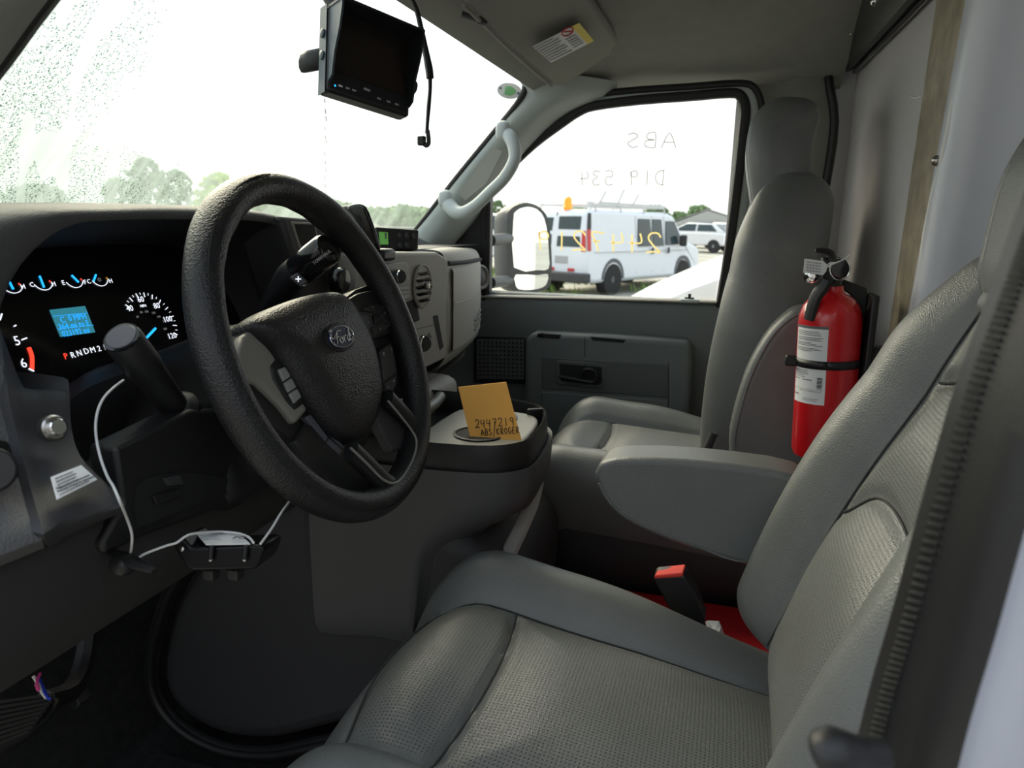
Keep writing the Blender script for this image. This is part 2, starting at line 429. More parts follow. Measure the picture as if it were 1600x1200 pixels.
# windshield
def ws_pt(x, t):      # t 0 base .. 1 header
    s = (x - 1.125) / .72
    base = V((x, 1.06 - .20 * s * s, 1.715 - .005 * s * s)); head = V((.95 * (x - 1.125) + 1.125, .575 - .03 * s * s, 2.105 - .045 * s * s))
    p = base.lerp(head, t); p.y += .03 * math.sin(math.pi * t); return p
wsr = [[ws_pt(.36 + 1.52 * i / 30, j / 12 * 1.06 - .06) for i in range(31)] for j in range(13)]
window_1 = tag(thing('window_1', ws_pt(1.125, 0), 'large windshield, misted with condensation at the lower driver side', 'windshield'), kind='structure')
G().grid(wsr).build('pane', 'windshield_glass', window_1)
# black ceramic edge along the passenger pillar and the header
edge = [aX(x, y, X) for x, y, X in ((640, 372, 1.86), (668, 337, 1.86), (716, 275, 1.845), (776, 202, 1.825), (806, 165, 1.81), (818, 146, 1.80), (820, 138, 1.80), (821, 128, 1.80))]
G().tube(edge, .008, 8, 3).build('glass_seal', 'blackrubber', window_1)
# condensation drops on the pane: thousands, joined
drops = G(); base_ico = []
for k in range(6):
    t = k * math.pi / 3; base_ico.append((math.cos(t), math.sin(t)))
random.seed(3)
def in_fog(x, t):
    return noise.noise(V((x * 6, t * 4, 0))) * .4 + (1.24 - x) * 1.15 - abs(t - .22) * .95 > .0 + .45 * random.random()
cnt = 0
for k in range(42000):
    x = random.uniform(.40, 1.30); t = random.uniform(.02, .85)
    if not in_fog(x, t) or noise.noise(V((x * 28 + t * 9, t * 5, 3))) < -.18: continue
    p = ws_pt(x, t); n_ = V((0, -.62, -.78)); u = V((1, 0, 0)); v = n_.cross(u); r = random.choice((.0005, .0006, .0007, .0009, .0012))
    q = p + n_ * .0015
    drops.add([q + u * a * r + v * b * r * 1.3 for a, b in base_ico] + [q + n_ * r * .8], [(i, (i + 1) % 6, 6) for i in range(6)]); cnt += 1
drops.build('water_drops', 'drop_glass', window_1, label='tiny water drops of condensation on the glass', kind='stuff')
# dotted crack / drip line
dl = G()
for k in range(13):
    y0 = 158 + k * 13 + random.uniform(-3, 3); L = random.choice((3, 5, 7))
    n_ = V((0, -.6, -.8)); a = aP(507 + (k % 3), y0, ws_pt(1.3, .5), n_); b = aP(508 + (k % 3), y0 + L, ws_pt(1.3, .5), n_)
    dl.tube([a, b], .0009, 5, 0)
dl.build('drip_trail', 'print', window_1)
# oval sticker on the glass
c = aP(796, 142, ws_pt(1.72, .93) + V((0, -.012, -.01)), V((0, -.62, -.78)))
M = fr(c, (1, -.0, .0), (0, .62 * -1, .78)); M = fr(c, (.42, -.88, -.06), (0, -.45, .85))
st = G().slab([M @ V((.030 * math.cos(t * .262), .018 * math.sin(t * .262), 0)) for t in range(24)], M.to_3x3() @ V((0, 0, .0006))).build('sticker', 'whitepaper', window_1, label='white oval sticker with a green emblem', bevel=0)
G().slab([M @ V((.014 * math.cos(t * .393) * (1 + .2 * math.cos(3 * t * .393)), .011 * math.sin(t * .393), -.0004)) for t in range(16)], M.to_3x3() @ V((0, 0, .0014))).build('emblem', 'stickergreen', st)
for (a, b) in ((-.022, .004), (.022, -.003)):
    G().slab([M @ V((a + .0035 * math.cos(t), b + .003 * math.sin(t), -.0004)) for t in (0, 1, 2, 3, 4, 5)], M.to_3x3() @ V((0, 0, .0014))).build('dot', 'carblue', st)

# A pillar, passenger side
A = [aX(798, 112, 1.77), aX(819, 146, 1.80), aX(781, 200, 1.815), aX(720, 274, 1.835), aX(672, 335, 1.85), aX(646, 366, 1.85)]
B = [aX(965, 128, 1.88), aX(955, 150, 1.90), aX(880, 186, 1.915), aX(800, 268, 1.93), aX(750, 335, 1.935), aX(700, 392, 1.925)]
Mid = [a.lerp(b, .5) + V((-.035, -.012, 0)) for a, b in zip(A, B)]
M1 = [a.lerp(b, .2) + V((-.022, -.004, 0)) for a, b in zip(A, B)]; M2 = [a.lerp(b, .82) + V((-.018, -.008, 0)) for a, b in zip(A, B)]
out = [a.lerp(b, .5) + V((.06, .05, .02)) for a, b in zip(A, B)]
g = G().grid([A, M1, Mid, M2, B], smooth=4); g.grid([B, out, A], smooth=3)
trim_1 = tag(g.build('trim_1', 'pillar'), 'pale grey pillar trim between windshield and passenger window', 'pillar trim', kind='structure')
# recess behind the handle
g = G().slab([aX(786, 236, 1.805), aX(770, 232, 1.805), aX(716, 303, 1.815), aX(728, 313, 1.815), aX(760, 287, 1.805)], (-.004, 0, 0)).build('handle_recess', 'visor', trim_1)
# A pillar, driver side
a0, a1 = V((.47, .62, 1.80)), V((.44, .20, 2.135))
L0 = [aX(78, -10, .42), aX(40, 40, .42), aX(0, 96, .42), aX(-60, 172, .42), aX(-110, 240, .42)]
def off(L, d): return [p + V(d) for p in L]
L0 = [L0[0] + (L0[0] - L0[1]) * 4] + L0
g = G().grid([L0, off(L0, (-.012, -.012, -.004)), off(L0, (-.05, -.03, .0)), off(L0, (-.10, -.0, .02)), off(L0, (-.10, .05, .06)), off(L0, (-.02, .04, .05)), L0], smooth=3)
trim_2 = tag(g.build('trim_2', 'headliner'), 'grey pillar trim at the windshield corner beside the driver', 'pillar trim', kind='structure')
G().tube([p + V((.004, .006, .004)) for p in L0], .009, 8, 3).build('edge_seal', 'blackrubber', trim_2)

# ------------------------------------------------------------------ passenger door
def dX(z): return 1.975 - .075 * max(0, z - 1.55) / .5        # tumblehome
def dpt(px, py, off=0):
    X = 1.97
    for _ in range(4): X = dX(aX(px, py, X).z) + off
    return aX(px, py, X)
door_1 = tag(thing('door_1', (1.95, .3, 1.0), 'grey passenger door with armrest, pull handle and drop window', 'door'), kind='structure')
win = [(764, 462), (764, 400), (764, 322), (778, 296), (802, 264), (838, 229), (880, 197), (908, 180), (935, 172), (1000, 165), (1080, 159), (1135, 155), (1147, 160), (1152, 172), (1149, 205), (1140, 290), (1128, 390), (1116, 470)]
wpts = [dpt(*p) for p in win]
# pane
G().slab([p + V((.012, 0, 0)) for p in wpts], (.004, 0, 0)).build('window_pane', 'door_glass', door_1)
# rubber seal round the opening
sp = [dpt(*p, -.006) for p in [(757, 470), (757, 400), (758, 322), (772, 294), (796, 262), (834, 225), (878, 192), (905, 174), (930, 165), (1000, 156), (1080, 150), (1140, 145), (1157, 150), (1164, 170), (1161, 205), (1152, 290), (1139, 390), (1125, 480)]]
G().tube(sp, .0115, 8, 3, flat=((1, 0, 0), .9, 1.05)).build('window_seal', 'blackrubber', door_1)
# body frame outside the seal (above and behind the window)
fo = [dpt(*p, .0) for p in [(880, 184), (905, 165), (930, 155), (1000, 146), (1080, 139), (1150, 134), (1172, 142), (1180, 170), (1176, 205), (1166, 290), (1152, 390), (1138, 480), (1122, 690), (1112, 800)]]
G().tube(fo, .012, 8, 3, flat=((1, 0, 0), .7, 1.1)).build('frame_trim', 'pillar', door_1)
fo2 = [dpt(*p, -.012) for p in [(905, 157), (935, 147), (1000, 140), (1080, 135), (1150, 130), (1178, 136), (1190, 165), (1188, 205), (1179, 290), (1165, 390), (1150, 480), (1136, 690)]]
G().tube(fo2, .008, 8, 3).build('body_seal', 'blackrubber', door_1)
# dark sail panel in front of the window
G().slab([dpt(*p, -.012) for p in [(766, 306), (764, 462), (690, 470), (678, 405), (700, 372), (732, 332)]], (.03, 0, 0)).build('sail_panel', 'black', door_1, bevel=.004)
# lower panel
zb = 1.552
y0, y1 = .80, -.02
def door_panel():
    rows = []
    prof = [(0.0, 0), (.012, -.012), (.03, -.018), (.10, -.020), (.20, -.012), (.35, -.014), (.75, -.014)]   # (drop, x offset)
    for (d, xo) in prof:
        rows.append([(1.975 + xo, y0 + (y1 - y0) * i / 16, zb - d + .004 * i / 16) for i in range(17)])
    g = G().grid(rows)
    g.grid([rows[0], [(2.03, p[1], p[2]) for p in rows[0]], [(2.03, p[1], .80) for p in rows[0]]])
    g.grid([[r[-1] for r in rows], [(2.03, r[-1][1], r[-1][2]) for r in rows]]); return g
door_panel().build('door_panel', 'door', door_1, angle=60)
# belt moulding with lit top
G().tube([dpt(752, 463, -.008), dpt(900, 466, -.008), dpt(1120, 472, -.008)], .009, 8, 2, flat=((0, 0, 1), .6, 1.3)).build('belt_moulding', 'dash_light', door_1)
# lock knob
p = dpt(1077, 470, -.012); g = G().box(p + V((0, 0, 0)), (.02, .05, .010)); g.build('lock_base', 'handle', door_1, bevel=.004)
G().cyl(p, p + V((0, 0, .018)), .004, 12).cyl(p + V((0, .012, .006)), p + V((0, -.012, .006)), .003, 10).build('lock_knob', 'black', door_1)
# armrest block
dp = lambda px, py, X: aX(px, py, X)
XA = 1.895
arm = [dp(818, 650, XA), dp(820, 545, XA), dp(823, 528, XA), dp(832, 519, XA), dp(950, 524, XA), dp(1070, 533, XA), dp(1080, 540, XA), dp(1081, 560, XA), dp(1076, 660, XA)]
G().slab(arm, (.075, 0, 0)).build('armrest_panel', 'door', door_1, bevel=.014, seg=4)
G().slab([dp(x, y, XA - .002) for x, y in [(846, 557), (1043, 570), (1043, 622), (846, 608)]], (.03, 0, 0)).build('insert_panel', 'door_dark', door_1, bevel=.003)
G().slab([dp(x, y, XA - .003) for x, y in [(846, 612), (1043, 626), (1040, 700), (846, 690)]], (.03, 0, 0)).build('map_pocket', 'door', door_1, bevel=.003)
hr = [dp(x, y, XA - .004) for x, y in [(868, 566), (872, 562), (942, 568), (948, 574), (946, 602), (938, 608), (872, 602), (868, 597)]]
G().slab(hr, (.03, 0, 0)).build('handle_bezel', 'door_dark', door_1, bevel=.004)
G().slab([dp(x, y, XA - .0052) for x, y in [(874, 568), (940, 574), (941, 598), (934, 602), (876, 596)]], (.002, 0, 0)).build('handle_cup', 'blackmatte', door_1)
G().tube([dp(874, 588, XA - .012), dp(895, 592, XA - .018), dp(925, 597, XA - .018), dp(931, 590, XA - .018), dp(930, 581, XA - .018), dp(922, 577, XA - .018), dp(912, 579, XA - .016), dp(908, 588, XA - .014)], .0055, 8, 4).build('pull_handle', 'black', door_1)
G().slab([dp(x, y, XA - .001) for x, y in [(922, 526), (978, 531), (974, 536), (926, 532)]], (.004, 0, -.0)).build('grip_slot', 'blackmatte', door_1)
s_ = G().slab([dp(x, y, XA - .002) for x, y in [(840, 520), (876, 523), (874, 530), (838, 527)]], (.02, 0, 0)).build('window_switch_panel', 'black', door_1, bevel=.002)
G().box(dp(846, 523, XA - .003), (.008, .012, .010)).build('window_switch', 'gloss', s_, bevel=.002)
for x in (913, 1044):
    G().slab([dp(x, 528 if x < 1000 else 566, XA - .0008), dp(x + 1, 528 if x < 1000 else 566, XA - .0008), dp(x + 1, 558 if x < 1000 else 640, XA - .0008), dp(x, 558 if x < 1000 else 640, XA - .0008)], (.002, 0, 0)).build('panel_gap', 'blackmatte', door_1)
# speaker grille: bars crossing
g = G(); XG = 1.945
for i in range(12):
    x = 745 + i * 6.4; g.slab([dp(x, 530, XG), dp(x + 3.2, 530, XG), dp(x + 3.2, 592, XG), dp(x, 592, XG)], (.006, 0, 0))
for j in range(10):
    y = 530 + j * 6.4; g.slab([dp(745, y, XG), dp(818, y + 2, XG), dp(818, y + 5.2, XG), dp(745, y + 3.2, XG)], (.006, 0, 0))
G().slab([dp(740, 526, XG + .006), dp(820, 528, XG + .006), dp(820, 600, XG + .006), dp(740, 598, XG + .006)], (.004, 0, 0)).build('speaker_backing', 'blackmatte', door_1)
g.build('speaker_grille', 'door', door_1, smooth=False)
# writing on the outside of the pane, reads reversed from inside
for txt, a, b, h, m, r in (('ABS', (1056, 231), (970, 231), (2, -24), 'chalkpale', .0013), ('D19 534', (1038, 289), (900, 290), (2, -24), 'chalkpale', .0012), ('2447219', (1032, 396), (832, 390), (3, -32), 'chalk', .0024)):
    g = G(); P0, P1, PH = dpt(*a, .018), dpt(*b, .018), dpt(a[0] + h[0], a[1] + h[1], .018); hand(g, txt, P0, P1, PH - P0, r, V((1, 0, 0)), .4)
    g.build('window_writing', m, door_1)
# B pillar trim behind the passenger door
def pp(px, py, X): return aX(px, py, X)
P0 = [pp(1182, 132, 1.93), pp(1192, 200, 1.93), pp(1180, 300, 1.93), pp(1160, 420, 1.94), pp(1142, 560, 1.94), pp(1124, 800, 1.94)]
P1 = [p + V((-.012, -.05, 0)) for p in P0]; P2 = [p + V((-.016, -.10, .01)) for p in P0]; P3 = [p + V((-.004, -.152, .01)) for p in P0]
trim_3 = tag(G().grid([P0, P1, P2, P3], smooth=4).build('trim_3', 'headliner'), 'grey pillar trim behind the passenger seat', 'pillar trim', kind='structure')
# quarter trim between headliner and pillar
G().box((2.0, -.25, 1.45), (.03, .56, 1.45)).build('outer_skin', 'white', trim_3)
# cab rear opening rim (dark, bolted)
rim = [(1300, 470), (1287, 330), (1283, 200), (1284, 130), (1300, 95), (1345, 42), (1400, -28), (1480, -120)]
RY = -.185
rp = [aY(x, y, RY) for x, y in rim]
rp = [V((min(p.x, 1.96), p.y, p.z)) for p in rp]
band_i = [(1266, 470), (1268, 330), (1270, 205), (1274, 135), (1283, 92), (1312, 36), (1352, -25), (1410, -100)]
band_o = [(1284, 470), (1284, 330), (1288, 205), (1300, 140), (1322, 108), (1372, 52), (1424, -8), (1490, -85)]
rimo = [aX(*p, 1.90) if i < 5 else aX(*p, 1.90 - .17 * (i - 4)) for i, p in enumerate(rim)]
def rcl(p): return V((min(p.x, 1.945), p.y, p.z))
bi = [rcl(aY(*p, -.178)) if i > 2 else aX(*p, 1.893) for i, p in enumerate(band_i)]; bo = [rcl(aY(*p, -.205)) if i > 2 else aX(*p, 1.893) for i, p in enumerate(band_o)]
lowr = [p + V((-.002, -.004, 0)) for p in P3[::-1]] + [bi[3] + V((-.003, 0, -.002))]
bi, bo = bi[3:], bo[3:]
g = G().tube(lowr, .010, 8, 3).grid([off(bi, (0, .02, .012)), bi, [a.lerp(b, .5) + V((-.006, .0, -.004)) for a, b in zip(bi, bo)], bo, off(bo, (.01, -.03, .01))], smooth=3)
rimo = bo
trim_4 = tag(g.build('trim_4', 'black'), 'black bolted rim of the cab rear opening', 'opening trim', kind='structure')
G().tube([p + V((-.012, -.02, -.004)) for p in rimo], .0045, 8, 4).build('rim_bead', 'gloss', trim_4)
mids_ = crom([a.lerp(b, .45) + V((-.006, 0, -.004)) for a, b in zip(bi, bo)], None, 8)[0]
for k_ in (3, 9, 15, 22):
    p = mids_[k_] + (CAM - mids_[k_]).normalized() * .003; G().lathe([(.008, 0), (.008, .003), (.005, .007), (.001, .008)], p, (-.8, .5, -.3), 14).build('screw', 'chrome', trim_4)

# ------------------------------------------------------------------ bulkhead
WY = -.235
wall_rear = tag(thing('wall_rear', (1.3, WY, .8), 'glossy white bulkhead behind the seats with a bare metal strip', 'bulkhead'), kind='structure')
G().box((1.60, WY - .01, 1.55), (.80, .02, 1.6)).build('panel', 'wall', wall_rear)
s0, s1 = 1.205, 1.245
stp = [aY(1514, -20, WY + .003), aY(1466, -20, WY + .003), aY(1379, 580, WY + .003), aY(1404, 580, WY + .003)]
dn = [(stp[3] - stp[0]) * .9, (stp[2] - stp[1]) * .9]
G().slab([stp[0] - dn[0] * .35, stp[1] - dn[1] * .35, stp[2] + dn[1], stp[3] + dn[0]], (0, -.02, 0)).build('metal_strip', 'metalstrip', wall_rear, bevel=.001)
# torn white sealant bead at the strip's edge
g = G()
pts = [(1487, 149), (1484, 175), (1479, 205), (1473, 235), (1466, 265), (1458, 295), (1450, 330), (1443, 370), (1436, 420), (1426, 470), (1418, 520), (1408, 570)]
wd = [.002, .006, .005, .0065, .003, .005, .004, .006, .003, .0045, .003, .004]
g.tube([aY(x, y, WY + .003) for x, y in pts], wd, 7, 4, flat=((0, 1, 0), .35, 1)); g.build('sealant_bead', 'sealant', wall_rear)
G().tube([aY(1424, 151, WY + .002), aY(1431, 153, WY + .002), aY(1438, 151, WY + .002)], .002, 6, 3).build('paint_chip', 'sealant', wall_rear)
p = aY(1465, 251, WY + .004); G().lathe([(.0065, 0), (.0065, .003), (.004, .006), (.0005, .007)], p, (0, 1, 0), 16).build('screw', 'steel', wall_rear)
# right hand box panel: rounded corner running back from the strip
def cpt(x, y, k): return aY(x, y, WY) + V(k)
rows = []
for (x0, y0_), (x1, y1_) in (((1514, -20), (1404, 580)),):
    for t in (-.5, 0, .5, 1, 2.2):
        b = aY(x0, y0_, WY).lerp(aY(x1, y1_, WY), t)
        rows.append([b + V(k) for k in ((0, .002, 0), (-.02, .004, 0), (-.045, .0, 0), (-.058, -.02, 0), (-.062, -.06, 0), (-.10, -.145, 0), (-.16, -.16, 0), (-.5, -.165, 0), (-1.1, -.165, 0))])
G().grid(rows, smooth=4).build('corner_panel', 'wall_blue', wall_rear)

# ------------------------------------------------------------------ driver side body pillar (open doorway)
XB = .30
ln = [(1700, 100), (1640, 240), (1600, 345), (1556, 470), (1502, 620), (1452, 790), (1406, 960), (1368, 1090), (1338, 1210), (1310, 1330), (1280, 1480), (1235, 1750), (1190, 2100)]
c0 = [aX(x, y, XB + .03) for x, y in ln]
trim_5 = tag(thing('trim_5', c0[-1], 'black rubber door seal with ribbed edge beside the driver seat', 'door seal'), kind='structure')
cA = [aX(x + 5, y + 2, XB + .026) for x, y in ln]; cB = [aX(x + 30, y + 7, XB + .017) for x, y in ln]; c1 = [aX(x + 38, y + 9, XB + .015) for x, y in ln]; c2 = [aX(x + 70, y + 14, XB) for x, y in ln]; c3 = [aX(x + 122, y + 30, XB - .02) for x, y in ln]
def dn(L): return crom(L, None, 6)[0]
g = G().grid([dn(off(c0, (.012, .0, 0))), dn(c0), dn(cA), dn(cB), dn(c1), dn(c2), dn(c3), dn(off(c3, (.0, -.03, 0)))]); g.build('seal_body', 'black', trim_5, angle=80)
# ribs along the seal edge
dense, _ = crom(cA, None, 26); dense1, _ = crom(cB, None, 26)
rib = G(); step = 2
for i in range(0, len(dense) - 2, step):
    a, b = dense[i], dense1[i].lerp(dense[i], .35); t = (dense[min(i + 1, len(dense) - 1)] - a).normalized()
    m_ = dense1[i]; cv = (CAM - a).normalized() * .0006; rib.tube([a.lerp(m_, .05) + cv * .3, a.lerp(m_, .35) + cv * 1.6, a.lerp(m_, .65) + cv * 1.6, a.lerp(m_, .95) + cv * .3], .0010, 6, 2)
rib.build('seal_ribs', 'blackrubber', trim_5, kind='stuff')
# white body jamb, its bluish shade put into the colour
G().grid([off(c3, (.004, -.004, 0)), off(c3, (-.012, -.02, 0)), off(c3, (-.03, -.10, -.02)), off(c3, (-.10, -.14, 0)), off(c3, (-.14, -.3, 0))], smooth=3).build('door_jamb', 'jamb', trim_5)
G().tube([aX(1378, 1178, .26), aX(1340, 1180, .255), aX(1302, 1178, .25), aX(1285, 1182, .25)], [.006, .007, .0095, .008], 12, 4).build('latch_knob', 'black', trim_5)
# outer skin so light enters only through the openings
G().grid([[(.24, .54, 2.14), (.24, -.6, 2.20)], [(1.125, .58, 2.20), (1.125, -.6, 2.24)], [(2.02, .54, 2.09), (2.02, -.6, 2.13)]], smooth=4).build('roof_skin', 'white', ceiling)

# driver door, swung open beside the camera
door_2 = tag(thing('door_2', (.26, .86, .9), 'grey driver door swung open outside the left frame edge', 'door'), kind='structure')
hd_ = V((-.93, .36, 0)).normalized(); hn_ = V((.36, .93, 0)).normalized(); ho = V((.22, .88, 0))
def d2(l, z, t): return ho + hd_ * l + hn_ * t + _Z * z
G().slab([d2(a, z, 0) for a, z in ((0, .75), (1.0, .75), (1.02, 1.5), (.98, 1.56), (0, 1.56))], hn_ * .09).build('door_panel', 'door', door_2, bevel=.02)
G().tube([d2(0, 1.56, .04), d2(.18, 1.75, .04), d2(.42, 2.05, .04), d2(.96, 2.07, .04), d2(1.0, 1.56, .04)], .025, 8, 0).build('window_frame', 'black', door_2)
G().slab([d2(a, z, .04) for a, z in ((0, 1.56), (.18, 1.75), (.42, 2.05), (.96, 2.07), (1.0, 1.56))], hn_ * .004).build('window_pane', 'door_glass', door_2)
G().slab([d2(a, z, -.05) for a, z in ((.15, 1.2), (.85, 1.2), (.85, 1.36), (.15, 1.36))], hn_ * .06).build('armrest_panel', 'door', door_2, bevel=.02)

# ================================================================== SEATS
def polydist(p, L):
    best = 9
    for (a, b) in zip(L[:-1], L[1:]):
        ax, ay = a; bx, by = b; dx, dy = bx - ax, by - ay; t = max(0, min(1, ((p[0] - ax) * dx + (p[1] - ay) * dy) / (dx * dx + dy * dy + 1e-12)))
        best = min(best, math.hypot(p[0] - ax - dx * t, p[1] - ay - dy * t))
    return best
def curve2(pts, k=5): return [(p.x, p.y) for p in crom([V((a, b, 0)) for a, b in pts], None, k)[0]]
def seat(name, label, cx, cy, cz, tilt, by, bz, lean, mirror):
    # cushion: local x across, y 0 (rear) .. .44 front, z 0 = insert surface;  backrest: local x across, h up, d forward
    root = thing(name, (cx, cy + .2, FLOOR), label, 'seat')
    ctilt, stilt = math.cos(tilt), math.sin(tilt)
    L, W = .55, .52
    seams = [curve2([(-.158, -.08), (-.150, .2), (-.150, .35), (-.135, .405)]), curve2([(.158, -.08), (.150, .2), (.150, .35), (.135, .405)]),
             curve2([(-.150, .312), (-.05, .300), (.05, .300), (.150, .312)])]
    front = curve2([(-.135, .405), (0, .425), (.135, .405)])
    def cfn(P):
        x, y, z = P; y = y + L / 2 - .10; top = sm(-.06, .05, z)
        zz = z - .075
        a = abs(x)
        bol = sm(.13, .20, a) * .034 * (.0 + 1.0 * sm(-.06, .26, y))
        zz += top * (bol + .010 * math.cos(min(1, a / .15) * math.pi / 2) * (1 if a < .15 else 0) - .055 * sm(.34, .47, y) ** 1.6)
        if z > 0:
            g = 0
            for s in seams: 
                d = polydist((x, y), s); g = max(g, math.exp(-(d / .0065) ** 2))
            d = polydist((x, y), front); g = max(g, .7 * math.exp(-(d / .006) ** 2))
            # padding swells between the seams
            zz -= .0085 * g
            puff = min(polydist((x, y), seams[0]), polydist((x, y), seams[1]), polydist((x, y), seams[2]))
            zz += .012 * (1 - math.exp(-(puff / .045) ** 2)) + .0025 * noise.noise(V((x * 9, y * 9, cx)))
        y2 = y - .02 * sm(.0, -.15, z) * sm(.3, .45, y); x2 = x * (1 - .06 * sm(-.02, -.14, zz))
        return V((cx + x2, cy + y2 * ctilt - zz * stilt, cz + y2 * stilt + zz * ctilt))
    def insA(P):
        if P.z < .02: return 0
        p = (P.x, P.y + L / 2 - .10); d = min(polydist(p, seams[0]), polydist(p, seams[1]), polydist(p, seams[2]), polydist(p, front))
        return sm(.004, .009, d) * (1 if abs(P.x) < .150 and p[1] < .42 - 1.0 * P.x * P.x else 0)
    g = G().rbox((0, 0, 0), (W, L, .155), .055, (104, 112, 14), cfn, None, lambda P: (P.x / .0043, P.y / .0043), insA)
    g.build('cushion', 'leather_perf', root)
    for s_ in seams + [front]: G().tube([cfn(V((a, b - L / 2 + .10, .0774))) + V((0, 0, .0013)) for a, b in s_], .0013, 6, 0).build('seam', 'seam_dark', root)
    # backrest
    H, Wb, T = .55, .50, .13
    cl, sl = math.cos(lean), math.sin(lean)
    def wid(h): return 1 - .02 * sm(.2, .0, h) - .15 * sm(.26, .46, h) - .24 * sm(.42, .58, h)
    def btr(x, d, h): return V((cx + x, by + d * cl - h * sl, bz + h * cl + d * sl))
    vs = [curve2([(s * .150, -.03), (s * .140, .12), (s * .132, .24), (s * .112, .40), (s * .098, .54), (s * .09, .60)]) for s in (-1, 1)]
    arch = [curve2([(-.132, .215), (-.08, .258), (0, .270), (.08, .258), (.132, .215)]), curve2([(-.108, .385), (-.05, .405), (0, .410), (.05, .405), (.108, .385)])]
    def bfn(P):
        x, d, h = P; h = h + H / 2; f = sm(-.05, .04, d)
        x2 = x * wid(h); a = abs(x2); edge = .150 - .05 * sm(.1, .5, h)
        dd = d - T / 2
        bol = sm(edge - .02, edge + .05, a) * .038 * (1 - sm(.40, .56, h)) - .02 * sm(.20, .27, a)
        dd += f * (bol - .022 + .012 * math.sin(math.pi * min(1, max(0, h / .36))) + .012 * sm(.42, .6, h))
        if d > 0:
            g = 0; pf = 9
            for s in vs: q = polydist((x2, h), s); g = max(g, math.exp(-(q / .008) ** 2)); pf = min(pf, q)
            for s in arch: q = polydist((x2, h), s); g = max(g, .9 * math.exp(-(q / .009) ** 2)); pf = min(pf, q)
            dd += -.0085 * g + .010 * (1 - math.exp(-(pf / .04) ** 2)) + .002 * noise.noise(V((x * 8, h * 8, cx + 5)))
        return btr(x2, dd, h)
    def bins(P):
        if P.y < .02: return 0
        h = P.z + H / 2; x2 = P.x * wid(h); p = (x2, h); d = min(polydist(p, q) for q in vs + arch)
        lim = [q for q in vs[1] if q[1] >= h]; lim = lim[0][0] if lim else .09
        return sm(.004, .009, d) * (1 if abs(x2) < lim and h < .41 - 2.0 * x2 * x2 and h > 0 else 0)
    G().rbox((0, 0, 0), (Wb, T, H), .055, (112, 14, 150), bfn, None, lambda P: (P.x / .0043, P.z / .0043), bins).build('backrest', 'leather_perf', root)
    for s_ in vs + arch: G().tube([bfn(V((a / wid(b), T / 2 - .0001, b - H / 2))) + V((0, .0018 * cl, .0018 * sl)) for a, b in s_ if 0 < b < .52], .0013, 6, 0).build('seam', 'seam_dark', root)
    # integrated head section
    def hfn(P):
        x, d, h = P; hh = h + .11
        xx = x * (1 - .16 * sm(.10, .22, hh) - .04 * sm(.08, 0, hh)); dd = d - .055 + .028 * sm(0, .14, hh) - .01 * sm(.15, .22, hh)
        s = math.exp(-((abs(x) - .092) / .005) ** 2) * .005
        return btr(xx, dd - (s if d > 0 else -s * .5), .460 + hh)
    G().rbox((0, 0, 0), (.265, .115, .22), .045, (44, 18, 30), hfn).build('headrest', 'leather', root)
    G().rbox((0, 0, 0), (.19, .03, .03), .012, (12, 4, 4), lambda P: btr(P.x, P.y - .02, .475 + P.z)).build('headrest_collar', 'leather', root)
    return root, btr
drv, dbt = seat('driver_chair', 'grey perforated leather driver seat in the foreground', .70, -.07, 1.195, math.radians(8.5), -.045, 1.25, math.radians(21), 1)
psg, pbt = seat('passenger_chair', 'grey leather passenger seat beside the far door', 1.55, -.06, 1.264, math.radians(3), .010, 1.30, math.radians(4), -1)
# skirts and pedestals
def skirt(root, cx, cy, z0, z1, near):
    g = G()
    def fn(P): return V((cx + P.x * (1 - .1 * sm(0, -.1, P.z)), cy + P.y * (1 - .25 * sm(.02, -.12, P.z)), (z0 + z1) / 2 + P.z))
    g.rbox((0, 0, 0), (.50, .46, z1 - z0), .07, (14, 20, 14), fn).build('seat_skirt', 'leather_dark', root)
    G().box((cx, cy - .02, (FLOOR + z0) / 2), (.38, .34, z0 - FLOOR)).build('pedestal', 'blackmatte', root, bevel=.02)
skirt(drv, .70, .14, .98, 1.16, 1); skirt(psg, 1.555, .11, 1.02, 1.24, 1)
# driver armrest, folded down
ya = [(930, 748), (932, 733), (944, 722), (985, 716.5), (1100, 722), (1245, 745), (1262, 790), (1240, 905), (1165, 884), (1080, 858), (990, 822), (948, 788)]
pts = closed([aX(x, y, .965) for x, y in ya], 3)
G().slab(pts, (.072, 0, 0)).build('armrest', 'leather', drv, bevel=.016, seg=4)
G().tube(closed([aX(x, y, .9665) for x, y in [(933, 748), (936, 737), (948, 727), (985, 722.5), (1100, 729), (1215, 748), (1205, 800), (1170, 876), (1080, 850), (990, 814), (952, 784)]], 4), .0014, 6, 0).build('armrest_piping', 'seam_thread', drv)
# passenger armrest, folded up against the backrest
yb = [(1146, 735), (1139, 700), (1143, 660), (1165, 585), (1195, 528), (1225, 495), (1252, 480), (1290, 490), (1310, 560), (1300, 690), (1270, 760), (1200, 760)]
G().slab(closed([aX(x, y, 1.235) for x, y in yb], 3), (.062, 0, 0)).build('armrest', 'leather', psg, bevel=.016, seg=4)
G().tube([aX(x, y, 1.2355) for x, y in [(1153, 730), (1148, 700), (1152, 662), (1173, 590), (1202, 533), (1230, 502), (1256, 487)]], .0016, 6, 4).build('armrest_piping', 'seam_thread', psg)
